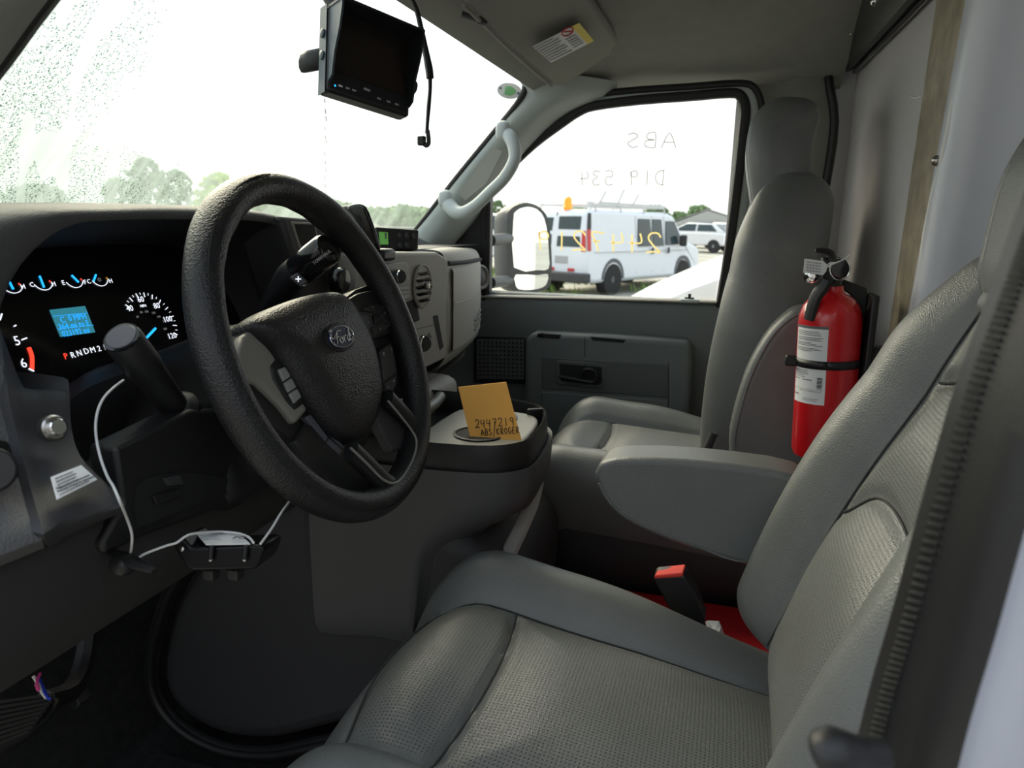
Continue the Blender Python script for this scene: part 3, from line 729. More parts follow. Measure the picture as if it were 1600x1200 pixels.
# recliner / red buckle of the passenger seat
G().tube([aX(1098, 720, 1.285), aX(1106, 700, 1.285), aX(1116, 676, 1.285)], .007, 10, 3).build('buckle_stalk', 'engine', psg)
bk = thing('passenger_seat_buckle', aX(1108, 716, 1.28), 'small red seat belt buckle button beside the passenger cushion', 'buckle')
G().slab([aX(x, y, 1.27) for x, y in [(1092, 719), (1120, 712), (1124, 716), (1100, 722)]], (.02, 0, .0)).build('release_button', 'redbtn', bk, bevel=.002)
G().slab([aX(x, y, 1.272) for x, y in [(1090, 721), (1124, 716), (1124, 730), (1096, 733)]], (.02, 0, .0)).build('buckle_body', 'black', bk, bevel=.003)
# driver buckle
dB = thing('driver_seat_buckle', aX(1090, 985, 1.0), 'black seat belt buckle with red button beside the driver cushion', 'buckle')
G().slab([aX(x, y, .99) for x, y in [(1020, 905), (1026, 900), (1070, 899), (1090, 935), (1103, 968), (1100, 976), (1062, 968), (1044, 950)]], (.026, 0, .004)).build('buckle_body', 'black', dB, bevel=.004, seg=3)
G().slab([aX(1022, 905, .989), aX(1067, 902, .989), aX(1071, 887, 1.017), aX(1030, 891, 1.017)], (0, .0, .006)).build('release_button', 'redbtn', dB, bevel=.002)
G().tube([aX(1090, 970, 1.0), aX(1110, 1040, 1.0), aX(1120, 1100, 1.0)], .010, 8, 3).build('stalk', 'black', dB)
# red case on the floor between the seats
rc = thing('red_case', (1.19, 0, FLOOR), 'red plastic case lying on the floor between the two seats', 'case')
G().box((1.185, .0, (FLOOR + 1.06) / 2), (.27, .40, 1.06 - FLOOR)).build('case_body', 'redcase', rc, bevel=.012, seg=3)
G().box((1.185, .0, 1.0), (.276, .406, .012)).build('case_lip', 'redcase', rc, bevel=.004)
cw = [aZ(1098, 974, 1.075), aZ(1126, 976, 1.09), aZ(1132, 992, 1.075), aZ(1128, 1000, 1.08), aZ(1100, 995, 1.075)]
tag(G().dome(cw, (0, 0, 1), [(1, -.012), (1.02, 0), (.6, .012), (.2, .006)]).build('crumpled_tissue', 'whitepaper', smooth=False), 'crumpled white tissue on the red case beside the buckle', 'tissue')
# seat belt of the passenger: webbing down the pillar
bl = thing('passenger_seat_belt', aX(1105, 690, 1.86), 'grey seat belt webbing hanging along the far door pillar', 'seat belt')
rowsb = [[aX(x, y, X), aX(x + 26, y + 2, X - .01)] for x, y, X in ((1180, 262, 1.88), (1160, 380, 1.87), (1143, 480, 1.86), (1126, 580, 1.85), (1108, 690, 1.83))]
g = G().grid(rowsb, smooth=4); o = g.build('webbing', 'leather', bl); so_ = o.modifiers.new('thick', 'SOLIDIFY'); so_.thickness = .0025
G().tube([aX(1119, 630, 1.84), aX(1110, 672, 1.82), aX(1100, 700, 1.80)], .012, 10, 3).build('sleeve', 'door', bl)

# ================================================================== DASHBOARD
dash = thing('dashboard', (1.1, .7, 1.3), 'long grey dashboard with gauges, radio stack and glovebox', 'dashboard')
NW = V((0, -.931, .366)).normalized(); VW = V((0, .366, .931)).normalized(); UX = V((1, 0, 0))
YZ = lambda X: None
# top pad
def topz(x, y): return 1.752 - .066 * sm(.955, 1.10, x) - .05 * sm(.75, 1.1, y)
rows = [[(x, y, topz(x, y)) for x in [.27 + 1.62 * i / 48 for i in range(49)]] for y in (.66, .70, .75, .82, .9, 1.0, 1.1)]
G().grid(rows, smooth=0).build('top_pad', 'dash', dash)
# gauge hood: arch lofted outer lip > inner lip > recess
oa = [(.395, 1.53), (.40, 1.62), (.43, 1.705), (.50, 1.748), (.62, 1.757), (.72, 1.760), (.86, 1.757), (.945, 1.738), (.985, 1.68), (1.0, 1.58)]
ia = [(.450, 1.53), (.455, 1.61), (.485, 1.69), (.545, 1.735), (.62, 1.743), (.72, 1.744), (.85, 1.742), (.905, 1.724), (.945, 1.66), (.955, 1.58)]
ra = [(.495, 1.53), (.50, 1.60), (.525, 1.66), (.57, 1.698), (.64, 1.708), (.72, 1.710), (.82, 1.708), (.872, 1.692), (.91, 1.64), (.92, 1.56)]
def arch(A, y, dz=0, tilt=0): return [(x, y + (z - 1.62) * tilt, z + dz) for x, z in A]
G().grid([arch(oa, .78, .0), arch(oa, .64), arch([(x, z - .0015) for x, z in oa], .612), arch([((a[0] + b[0]) / 2, (a[1] + b[1]) / 2 + .002) for a, b in zip(oa, ia)], .598), arch(ia, .596), arch(ia, .606), ], smooth=4).build('gauge_hood', 'dash', dash)
G().grid([arch(ia, .606), arch([((a[0] + b[0]) / 2, (a[1] + b[1]) / 2) for a, b in zip(ia, ra)], .66, 0, .15), arch(ra, .71, 0, .36)], smooth=4).build('hood_lining', 'bezel', dash)
# gauge cluster face
CO = V((.70, .705, 1.63))
def cl(px, py, h=.0006): return aP(px, py, CO + NW * h, NW)
cluster = G().slab([CO + UX * a + VW * b for a, b in ((-.26, -.10), (.26, -.10), (.26, .10), (-.26, .10))], -NW * .01).build('gauge_cluster', 'gloss', dash)
def ctext(nm, s, px, py, size, m, sx=1, shear=0): return text(nm, s, fr(cl(px, py, .0008), UX, VW), size, m, cluster, sx=sx, shear=shear)
def cstroke(nm, pts, r, m, k=0):
    g = G(); g.tube([cl(x, y, .001) for x, y in pts], r, 6, k); return g.build(nm, m, cluster)
def carc(nm, cpx, rad, a0, a1, r, m, n=10):
    c = cl(*cpx, .001); g = G(); g.tube([c + (UX * math.cos(math.radians(a0 + (a1 - a0) * i / n)) + VW * math.sin(math.radians(a0 + (a1 - a0) * i / n))) * rad for i in range(n + 1)], r, 6, 0); return g.build(nm, m, cluster)
for (x, y, t0, t1, nd) in ((18, 440, None, 'H', [(12, 435), (21, 452)]), (66, 436, 'C', 'H', [(62, 431), (69, 449)]), (115, 433, 'E', 'F', [(112, 430), (123, 441)]), (155, 431, 'C', 'H', [(150, 429), (146, 440)])):
    carc('gauge_arc', (x - 1, y), .0125, 205, 335, .0005, 'lit_white')
    cstroke('gauge_needle', nd, .0011, 'lit_blue')
    if t0: ctext('gauge_letter', t0, x - 16, y + 9, .0075, 'lit_white')
    ctext('gauge_letter', t1, x + 18, y + 8, .0075, 'lit_white')
    cstroke('gauge_redline', [(x + 11, y + 2), (x + 13, y + 5)], .0006, 'lit_amber' if x > 140 else 'lit_red')
ctext('gauge_icon', 'o', 155, 436, .010, 'lit_dim')
# message screen
lc = [cl(*p, .0012) for p in ((78, 484), (133, 478), (149, 519), (95, 526))]
scr = G().slab(lc, -NW * .001).build('message_screen', 'lcd', cluster)
mt = lambda s, px, py, sz: text('screen_text', s, fr(cl(px, py, .0016), UX, VW), sz, 'lcdink', scr, sx=.9)
mt('0 MPH', 121, 496, .0095); mt('364 mi to E', 116, 508, .0095); mt('023192 mi', 119, 519, .0095); mt('C', 98, 500, .010)
for y0, y1 in ((494, 489), (514, 508)):
    g = G().tube([cl(83 if y0 < 500 else 90, y0, .0016), cl(137 if y0 < 500 else 146, y1, .0016)], .0003, 4, 0).build('screen_rule', 'lcdink', scr)
# speedometer
tp = [cl(*q, .001) - CO for q in ((196, 476), (220, 457), (277, 514))]; t2 = [(p_.dot(UX), p_.dot(VW)) for p_ in tp]
(ax_, ay_), (bx_, by_), (cx_, cy_) = t2; dd_ = 2 * (ax_ * (by_ - cy_) + bx_ * (cy_ - ay_) + cx_ * (ay_ - by_))
u0 = ((ax_ ** 2 + ay_ ** 2) * (by_ - cy_) + (bx_ ** 2 + by_ ** 2) * (cy_ - ay_) + (cx_ ** 2 + cy_ ** 2) * (ay_ - by_)) / dd_; v0 = ((ax_ ** 2 + ay_ ** 2) * (cx_ - bx_) + (bx_ ** 2 + by_ ** 2) * (ax_ - cx_) + (cx_ ** 2 + cy_ ** 2) * (bx_ - ax_)) / dd_
sc = CO + UX * u0 + VW * v0 + NW * .001; RS = math.hypot(ax_ - u0, ay_ - v0); aA = math.degrees(math.atan2(ay_ - v0, ax_ - u0)); aC = math.degrees(math.atan2(cy_ - v0, cx_ - u0))
for i in range(19):
    a = math.radians(aA + (aC - 12 - aA) * i / 18); d = UX * math.cos(a) + VW * math.sin(a); maj = i % 2 == 0
    G().tube([sc + d * RS, sc + d * (RS - (.006 if maj else .003))], .0006 if maj else .0004, 5, 0).build('speed_tick', 'lit_white', cluster)
for s, px, py in (('40', 203, 482), ('60', 220, 468), ('80', 245, 478), ('100', 262, 499), ('120', 269, 525)): ctext('speed_number', s, px, py, .0105, 'lit_white')
ctext('speed_unit', 'MPH', 224, 478, .0048, 'lit_white')
for s, px, py in (('60', 215, 495), ('80', 221, 488), ('100', 229, 487), ('120', 240, 489), ('140', 248, 495), ('160', 257, 502), ('180', 258, 514)): ctext('metric_number', s, px, py, .0042, 'lit_dim')
cstroke('speed_needle', [(228, 529), (243, 513)], .0016, 'lit_blue')
# tachometer edge
for s, px, py in (('5', 27, 533), ('6', 37, 568)): ctext('rev_number', s, px, py, .014, 'lit_white')
cstroke('rev_redline', [(45, 543), (50, 558), (50, 577)], .0022, 'lit_red', 4)
for a in ([(34, 531), (42, 528)], [(45, 576), (53, 580)], [(22, 510), (25, 508)], [(0, 500), (3, 490)]): cstroke('rev_tick', a, .0008, 'lit_white')
for s, px, py, m in (('P', 103, 557, 'lit_red'), ('R', 114, 555, 'lit_white'), ('N', 124, 552, 'lit_white'), ('D', 135, 549, 'lit_white'), ('M', 145, 547, 'lit_white'), ('2', 155, 545, 'lit_white'), ('1', 164, 543, 'lit_white')): ctext('gear_letter', s, px, py, .0095, m)
# lower surround of the cluster
G().grid([[cl(x, y, .004) for x, y in ((-60, 690), (38, 606), (70, 612), (105, 600), (150, 575), (230, 552), (330, 530), (480, 500))], [aY(x, y, .60) for x, y in ((-60, 700), (30, 630), (75, 640), (108, 625), (150, 600), (235, 570), (335, 545), (490, 515))], [aY(x, y, .63) for x, y in ((-60, 740), (30, 690), (75, 690), (110, 690), (150, 690), (240, 660), (340, 640), (490, 620))]], smooth=3).build('cluster_sill', 'bezel', dash)
# dark switch bezel left of the column, sweeping out to a ledge
lb = [(-3, 560, .555), (6, 612, .545), (22, 685, .525), (42, 765, .49), (58, 822, .457), (62, 838, .452), (66, 850, .47), (75, 856, .52)]
rb = [(104, 590, .560), (105, 612, .548), (108, 668, .530), (122, 712, .505), (156, 748, .475), (186, 776, .452), (191, 792, .452), (178, 806, .52)]
Lb = [aY(*p) for p in lb]; Rb = [aY(*p) for p in rb]
TOPB = {.04: (3, 522, .60), .3: (38, 606, .60), .7: (72, 613, .59), .95: (101, 600, .58)}
Lb[0] = aY(-3, 512, .60)
def mixrow(t, push=0):
    r = [a.lerp(b, t) + V((0, -push, 0)) for a, b in zip(Lb, Rb)]; r[0] = aY(*TOPB[t]); return r
G().grid([off(Lb, (0, .06, 0)), off(Lb, (.001, .004, 0)), mixrow(.04, .003), mixrow(.3, .0), mixrow(.7, .0), mixrow(.95, .003), off(Rb, (0, .004, 0)), off(Rb, (.004, .07, 0))], smooth=3).build('switch_bezel', 'bezel', dash)
# chrome push button
bn = V((-.12, -.96, .25)).normalized(); bp = aY(82, 669, .512)
b_ = G().lathe([(.0105, -.004), (.0105, .003), (.009, .0045), (.0085, .0045)], bp, bn, 28).build('push_button', 'steel', dash, label='round brushed metal push button')
G().lathe([(.0072, .002), (.0072, .0075), (.006, .0085), (.0005, .0085)], bp, bn, 24).build('button_cap', 'chrome', b_)
# warning label on the ledge
lq = [(80, 745), (127, 726.5), (152, 749), (90, 780)]
ld = [.483, .4855, .470, .463]
lp = [aY(x, y, d - .010) for (x, y), d in zip(lq, ld)]
lab = G().slab(lp, V((0, .001, -.0006))).build('warning_label', 'whitepaper', dash, label='white printed warning label')
ux = (lp[1] - lp[0]).normalized(); uy = (lp[0] - lp[3]); lc_ = sum(lp, V()) / 4
nn = ux.cross(uy).normalized()
sn_ = nn * .0008 * (1 if nn.dot(CAM - lc_) > 0 else -1)
vy_ = (lp[0] + lp[1] - lp[2] - lp[3]) / 2
text('label_text', 'Refer to Operating Instructions\nWarranty & Diagnostic Information', fr(lc_ + sn_ - vy_ * .20 - ux * .0, ux, uy), .0025, 'print', lab, space=1.2)
g = G()
for k_, (f0, f1) in enumerate(((.08, .62), (.08, .66), (.08, .60), (.12, .60), (.06, .80))):
    w0 = .82 - k_ * .15 if k_ < 4 else .10; a_ = lp[3].lerp(lp[0], w0); b_ = lp[2].lerp(lp[1], w0); x_ = f0
    while x_ < f1:
        L_ = random.uniform(.04, .12); g.tube([a_.lerp(b_, x_) + sn_, a_.lerp(b_, min(f1, x_ + L_)) + sn_], .00045, 4, 0); x_ += L_ + .025
g.build('fine_print', 'print', lab, kind='stuff')
# light grey outer panel with headlight switch
og = [(-140, 520, .57), (-140, 690, .55), (-140, 800, .50), (-130, 910, .47), (-130, 935, .52)]
ig = [(0, 572, .562), (20, 688, .532), (38, 765, .497), (62, 842, .458), (66, 856, .52)]
Og = [aY(*p) for p in og]; Ig = [aY(*p) for p in ig]
G().grid([Og, [a.lerp(b, .5) + V((0, -.004, 0)) for a, b in zip(Og, Ig)], [a.lerp(b, .93) + V((0, -.003, 0)) for a, b in zip(Og, Ig)], Ig, off(Ig, (.004, .03, 0))], smooth=4).build('outer_panel', 'dash_grey', dash)
hs = G().slab(closed([aY(x, y, .505) for x, y in [(-30, 692), (8, 688), (18, 697), (31, 742), (27, 752), (-20, 775)]], 2), V((0, .04, 0))).build('headlight_bezel', 'gloss', dash, bevel=.002)
G().cyl(aY(-14, 735, .50), aY(-14, 735, .485), .016, 24).build('headlight_knob', 'black', hs, bevel=.002)
G().tube([aY(9 + 4 * math.cos(t * .5236), 728 + 5 * math.sin(t * .5236), .5035) for t in range(13)], .0005, 5, 0).build('headlight_icon', 'lit_dim', hs)
# lower knee panel
kx = [.28 + .72 * i / 12 for i in range(13)]
def kn(y, z): return [(x, y + .0, z) for x in kx]
G().grid([kn(.56, 1.525), kn(.50, 1.50), kn(.498, 1.46), kn(.515, 1.41), kn(.548, 1.366), kn(.556, 1.360), kn(.575, 1.362), kn(.75, 1.40)], smooth=3).build('knee_panel', 'knee', dash)
# black column opening panel with recess and latch
co = [(112, 650), (112, 700), (155, 742), (191, 776), (190, 800), (156, 850), (165, 866), (198, 850), (300, 800), (410, 772), (480, 745), (480, 640), (300, 600), (180, 600)]
colp = G().slab([aY(x, y, .487) for x, y in [(180, 700), (192, 790), (158, 850), (166, 867), (230, 838), (330, 800), (420, 765), (500, 730), (500, 640), (300, 640)]], V((0, .03, 0))).build('column_panel', 'black', dash, bevel=.004)
G().slab(closed([aY(x, y, .4855) for x, y in [(215, 760), (250, 742), (300, 738), (340, 745), (385, 757), (330, 780), (262, 805), (215, 822)]], 2), V((0, .003, 0))).build('recess', 'blackmatte', colp)
l1 = G().slab([aY(x, y, .482) for x, y in [(240, 775), (280, 765), (286, 775), (246, 790)]], V((0, .006, 0))).build('latch', 'black', colp, bevel=.001)
G().slab([aY(x, y, .482) for x, y in [(258, 748), (282, 742), (288, 757), (264, 760)]], V((0, .006, 0))).build('latch', 'bezel', colp, bevel=.001)

# steering column shroud, stalks
colm = thing('steering_column', (.697, .55, 1.5), 'black steering column shroud with stalks behind the wheel', 'steering column')
WC = V((.697, .413, 1.614)); AX = -NW
def cfr(P): return WC + UX * P.x + VW * (P.y) + AX * P.z
G().rbox((0, 0, 0), (.150, .125, .22), .035, (14, 12, 16), lambda P: cfr(V((P.x, P.y - .005, P.z + .175)))).build('upper_shroud', 'black', colm)
G().rbox((0, 0, 0), (.20, .12, .18), .03, (14, 10, 14), lambda P: cfr(V((P.x * 1.0, P.y - .07, P.z + .20)))).build('lower_shroud', 'black', colm)
G().cyl(cfr(V((0, 0, .02))), cfr(V((0, 0, .08))), .045, 28).build('column_boss', 'black', colm)
# turn stalk pointing at the viewer with round end cap
e0 = aD(190, 527, .625); e1 = aD(262, 622, .70); dr = (e0 - e1).normalized()
stk = G().tube([e1 - dr * .05, e1, e1.lerp(e0, .45), e1.lerp(e0, .55), e0 - dr * .003, e0], [.0125, .0135, .0150, .0162, .0160, .0140], 24, 0).build('turn_stalk', 'black', colm)
G().lathe([(.0128, -.002), (.0128, .0012), (.0122, .0018), (.0005, .002)], e0, dr, 28).build('end_cap', 'knobgrey', stk, label='flat grey end cap')
G().lathe([(.0150, -.002), (.0150, .0006), (.0133, .0010)], e0, dr, 28).build('cap_ring', 'gloss', stk)
G().lathe([(.021, 0), (.022, .01), (.017, .016), (.014, .018)], e1 - dr * .03, dr, 24).build('stalk_boot', 'black', stk)
# gear lever
g0 = aD(420, 482, .93); g1 = aD(455, 433, .895); g2 = aD(468, 417, .885); g3 = aD(516, 386, .865)
gd = (g3 - g1).normalized()
lev = G().tube([g0, g0.lerp(g1, .5), g1, g1 + gd * .012], [.013, .016, .0185, .019], 18, 3).build('gear_lever', 'black', colm)
hd = g3; hb = g1 + gd * .016
G().tube([hb, hb + gd * .004, hd - gd * .006, hd - gd * .001, hd + gd * .002], [.0185, .0195, .0195, .017, .010], 24, 0).build('lever_handle', 'gloss', lev)
pm = aD(462, 436, .866); tn = (CAM - pm).normalized()
bt = G().slab([aD(x, y, .866) for x, y in [(452, 434), (465, 425), (482, 440), (470, 450)]], -tn * .01).build('shift_button', 'bezel', lev, bevel=.002)
text('button_mark', '+', fr(aD(466, 437, .8655), RT, UP), .014, 'lit_white', bt); text('button_mark', '-', fr(aD(475, 445, .8655), RT, UP), .010, 'lit_dim', bt)
text('lever_text', 'TOW/HAUL', fr(aD(503, 402, .836), gd, tn.cross(gd)), .0055, 'legend', lev)

# ================================================================== STEERING WHEEL
wh = thing('steering_wheel', WC, 'black leather-grained steering wheel with oval maker badge', 'steering wheel')
def wpx(px, py, h): return aP(px, py, WC + NW * h, NW)
def wuv(u, v, h): return WC + UX * u + VW * v + NW * h
g = G(); NT, NS = 120, 20; rows = []
for i in range(NT):
    t = 2 * math.pi * i / NT; rad = UX * math.cos(t) + VW * math.sin(t); row = []
    grip = 1 + .10 * (math.exp(-((math.degrees(t) - 55) / 14) ** 2) + math.exp(-((math.degrees(t) - 125) / 14) ** 2))
    wav = 1 + .02 * math.sin(t * 26) * (1 if 20 < math.degrees(t) < 160 else 0)
    for k in range(NS):
        s = 2 * math.pi * k / NS; rr = .0178 * grip * (wav if math.cos(s) < -.3 else 1)
        row.append(WC + rad * (.1765 + rr * .92 * math.cos(s)) + NW * (rr * 1.02 * math.sin(s)))
    rows.append(row)
rows.append(rows[0]); g.grid(rows, close=True); g.build('rim', 'rim_leather', wh)
# seam line on the rim face
g = G(); g.tube([WC + (UX * math.cos(math.radians(a)) + VW * math.sin(math.radians(a))) * .1855 + NW * .0160 for a in range(95, 300, 4)], .0007, 5, 0); g.build('rim_seam', 'blackmatte', wh)
# airbag pad
po = closed([(393, 507), (406, 490), (437, 475), (477, 462), (511, 456), (532, 459), (548, 475), (563, 501), (577, 530), (586, 560), (592, 592), (594, 627), (587, 655), (571, 682), (553, 690), (537, 687), (516, 671), (490, 637), (464, 600), (443, 566), (427, 543), (409, 527)] and
            [wpx(x, y, -.008) for x, y in [(393, 507), (406, 490), (437, 475), (477, 462), (511, 456), (532, 459), (548, 475), (563, 501), (577, 530), (586, 560), (592, 592), (594, 627), (587, 655), (571, 682), (553, 690), (537, 687), (516, 671), (490, 637), (464, 600), (443, 566), (427, 543), (409, 527)]], 3)
pad = G().dome(po, NW, [(.94, -.05), (1.0, -.02), (1.0, -.004), (.985, .002), (.93, .008), (.80, .0135), (.55, .0175), (.25, .019), (.05, .0195)]).build('airbag_pad', 'pad', wh, angle=70)
pc = sum(po, V()) / len(po)
# oval badge
bc = wpx(531, 527, .012)
def oval(a, b, h, n=36, c=bc): return [c + UX * (a * math.cos(2 * math.pi * i / n)) + VW * (b * math.sin(2 * math.pi * i / n)) + NW * h for i in range(n)]
badge = thing('x', (0, 0, 0), None, None) if False else None
G().dome(oval(.0275, .0150, 0), NW, [(1.06, -.006), (1.06, .0), (1, .0008)]).build('badge_recess', 'black', wh)
bd = G().dome(oval(.0255, .0132, 0), NW, [(1, -.002), (1, .0022), (.97, .0028)]).build('badge', 'fordblue', wh, label='dark blue oval badge with chrome script')
g = G(); g.tube(oval(.0240, .0118, .0031) + [oval(.0240, .0118, .0031)[0]], .0006, 6, 0); g.build('badge_ring', 'chrome', bd)
SM = fr(bc + NW * .0033 - UX * .001, UX, VW)
k = .00108
fs = [[(-14, 5), (-16, 2), (-13, 0), (-9, 3), (-4, 6.5), (2, 6.2)], [(-5, 6.4), (-8, 0), (-10, -5), (-13, -7), (-15, -5.4), (-13.5, -4)], [(-10, -.2), (-7, .4), (-3.6, 1)],
      [(-1.5, 0), (-4.2, -1.6), (-4.4, -5), (-2.2, -6), (-.2, -3.4), (-.6, -.6), (-1.5, 0), (1, -.8), (2.4, -.4)], [(2.6, .6), (2.4, -3), (1.8, -6)], [(2.2, -2.5), (4, .2), (5.6, .4), (6.2, -.6)],
      [(10.6, -.2), (8.4, -.6), (7.2, -3.4), (8.2, -5.8), (10, -4.4), (11, -1)], [(13.4, 7), (12, 3), (10.8, -2), (11, -5.4), (13.4, -5), (15.4, -2.6)], [(13.4, 7), (11.8, 5.4)]]
strokes('badge_script', [[(x * k * 1.25, y * k * 1.0) for x, y in ln] for ln in fs], SM, .0008, 'chrome', bd, flat=.6)
# spokes
sp_ = NW
def wsl(name, pts, h, t, m, parent=wh, bevel=.002, sm_=0):
    P = [wpx(x, y, h) for x, y in pts]
    if sm_: P = closed(P, sm_)
    return G().slab(P, NW * -t).build(name, m, parent, bevel=bevel, seg=3)
wsl('spoke', [(362, 560), (378, 520), (396, 500), (440, 540), (480, 610), (545, 700), (552, 716), (525, 728), (480, 705), (430, 665), (392, 612)], -.022, .02, 'black')
lsp = wsl('spoke_trim', [(372, 556), (379, 525), (394, 514), (412, 533), (427, 552), (447, 585), (482, 640), (463, 662), (440, 632), (405, 598), (380, 590)], -.014, .012, 'silver', bevel=.004)
wsl('switch_bezel', [(424, 572), (432, 561), (446, 568), (474, 616), (476, 630), (462, 640), (449, 626), (428, 592)], -.0120, .006, 'black', lsp)
wsl('cruise_button', [(436, 577), (446, 573), (455, 588), (444, 596)], -.0095, .004, 'buttongrey', lsp, .0012)
wsl('cruise_button', [(445, 598), (456, 590), (464, 605), (452, 613)], -.0095, .004, 'buttongrey', lsp, .0012)
wsl('cruise_button', [(453, 615), (465, 607), (472, 620), (461, 630)], -.0095, .004, 'buttongrey', lsp, .0012)
lo_ = wsl('switch_strip', [(468, 650), (490, 640), (538, 704), (524, 714)], -.018, .012, 'black', wh)
wsl('strip_button', [(477, 652), (486, 648), (513, 683), (509, 690)], -.0150, .004, 'knobgrey', lo_, .0008)
wsl('strip_button', [(489, 646), (494, 645), (519, 677), (516, 682)], -.0150, .004, 'knobgrey', lo_, .0008)
wsl('strip_button', [(511, 692), (515, 685), (535, 703), (531, 711)], -.0150, .004, 'knobgrey', lo_, .0008)
wsl('strip_button', [(518, 683), (521, 679), (538, 698), (536, 701)], -.0150, .004, 'knobgrey', lo_, .0008)
# right spoke with direction pad
rsp = wsl('spoke', [(538, 466), (556, 452), (590, 440), (612, 446), (626, 470), (640, 520), (643, 560), (636, 620), (618, 622), (600, 600), (590, 556), (566, 500)], -.014, .02, 'black')
wsl('spoke_plate', [(544, 468), (560, 458), (598, 449), (608, 455), (632, 505), (630, 514), (580, 532), (570, 512), (558, 488)], -.007, .008, 'black', rsp, .003)
dpd = wsl('direction_pad', [(558, 487), (580, 474), (602, 478), (613, 506), (606, 514), (585, 526), (576, 520)], -.004, .004, 'bezel', rsp, .002)
for q in ([(564, 484), (581, 476), (599, 480), (592, 487), (581, 488)], [(602, 482), (611, 505), (604, 507), (596, 490)], [(604, 510), (585, 522), (581, 512), (594, 507)], [(560, 489), (578, 494), (580, 510), (577, 518)]):
    wsl('pad_button', q, -.0018, .003, 'black', dpd, .001)
wsl('pad_button', [(584, 491), (592, 489), (597, 502), (587, 506)], -.0008, .003, 'gloss', dpd, .001)
for s, x, y in (('^', 583, 481), ('v', 594, 513), ('<', 576, 504), ('>', 602, 490)): text('pad_mark', s, fr(wpx(x, y, -.0002), UX, VW), .0055, 'legend', dpd)
rb2 = wsl('phone_switch', [(591, 548), (597, 542), (609, 535), (614, 540), (622, 580), (620, 604), (605, 622), (599, 606)], -.006, .008, 'black', rsp, .002)
wsl('phone_button', [(594, 549), (609, 538), (613, 542), (620, 582), (600, 596)], -.003, .004, 'bezel', rb2, .001)
wsl('phone_button', [(601, 599), (620, 586), (619, 603), (606, 619)], -.003, .004, 'bezel', rb2, .001)
for x, y, a0, a1 in ((600, 553, 0, 300), (611, 546, -60, 60), (607, 604, 90, 280), (616, 596, 0, 200)):
    c_ = wpx(x, y, -.0022); G().tube([c_ + (UX * math.cos(math.radians(a0 + (a1 - a0) * i / 8)) + VW * math.sin(math.radians(a0 + (a1 - a0) * i / 8))) * .002 for i in range(9)], .0004, 5, 0).build('switch_mark', 'legend', rb2)
# lower spokes forming a U
g = G()
up_ = [(548, 704), (575, 730), (600, 755), (618, 762), (634, 750), (650, 722), (657, 694), (650, 672), (628, 645), (604, 622)]
P = [wpx(x, y, .002) for x, y in up_]
g.tube(P, [.012, .012, .0125, .013, .013, .0125, .012, .011, .011, .012], 12, 4, flat=(NW, .8, 1.05)); g.build('lower_spoke', 'black', wh)
g = G(); g.tube([wpx(x, y, .0135) for x, y in [(548, 700), (574, 725), (598, 749), (616, 755), (630, 744), (645, 718), (651, 693), (645, 675), (622, 645), (606, 626)]], .0014, 6, 4); g.build('spoke_edge_highlight', 'silver', wh)  # silver line painted in as the highlight along the inner spoke edge
wsl('spoke', [(586, 650), (604, 622), (630, 648), (650, 676), (652, 690), (636, 700), (614, 706)], -.006, .014, 'bezel', bevel=.003)
wsl('spoke', [(478, 660), (500, 668), (548, 708), (606, 760), (604, 796), (540, 780), (490, 730), (462, 690)], -.016, .012, 'black', bevel=.003)
wsl('spoke_web', [(600, 756), (560, 790), (600, 800), (640, 770), (668, 710), (655, 690), (640, 745)], -.008, .012, 'black', bevel=.003)

# ================================================================== CENTRE STACK
SY = .550
cs = lambda px, py, d=0: aY(px, py, SY - d)
stk_ = G().slab(closed([cs(x, y) for x, y in [(560, 396), (600, 394), (684, 394), (697, 402), (700, 420), (699, 540), (697, 560), (640, 588), (600, 604), (560, 610)]], 1), V((0, .06, 0))).build('centre_stack', 'dash_light', dash, bevel=.006, seg=3)
rd = G().slab([cs(x, y, .003) for x, y in [(600, 412), (634, 409), (641, 418), (644, 462), (640, 468), (600, 478)]], V((0, .004, 0))).build('radio', 'silver', stk_, bevel=.002)
G().cyl(cs(624, 432, .0), cs(624, 432, .026), .0115, 24).build('radio_knob', 'black', rd, bevel=.001)
G().lathe([(.010, .0), (.010, .0015), (.0008, .002)], cs(624, 432, .026), (0, -1, 0), 24).build('knob_face', 'chrome', rd)
for j in range(3):
    G().slab([cs(x, y, .006) for x, y in [(617, 450 + j * 7), (640, 447 + j * 7), (640, 452 + j * 7), (617, 455 + j * 7)]], V((0, .003, 0))).build('radio_button', 'buttongrey', rd, bevel=.0008)
pk = G().slab([cs(x, y, .0015) for x, y in [(636, 472), (650, 467), (656, 500), (643, 506)]], V((0, .003, 0))).build('pocket', 'blackmatte', stk_)
# round vent
vc = cs(657, 447, .0); va = (cs(657, 481) - cs(657, 414)).length / 2
vb = G().lathe([(va * .98, -.004), (va, .002), (va * .96, .004), (va * .86, .003), (va * .84, .0012), (.001, .0010)], vc, (0, -1, 0), 36).build('air_vent', 'blackmatte', stk_)
G().lathe([(va * .985, .0), (va * 1.03, .0045), (va * .97, .0065), (va * .93, .0045)], vc, (0, -1, 0), 36).build('vent_ring', 'dash_light', vb)
for j in (-2, -1, 0, 1, 2):
    z = j * va * .31; w_ = math.sqrt(max(0, (va * .8) ** 2 - z * z)); G().box(vc + V((0, -.005, z)), (w_ * 2, .012, .0022), Matrix.Rotation(.5, 3, 'X')).build('vent_vane', 'gloss', vb)
G().box(vc + V((.002, -.012, 0)), (.012, .01, .012)).build('vent_tab', 'steel', vb, bevel=.003)
G().cyl(cs(661, 537, -.002), cs(661, 537, .004), .0155, 28).build('power_socket', 'black', stk_, bevel=.001)
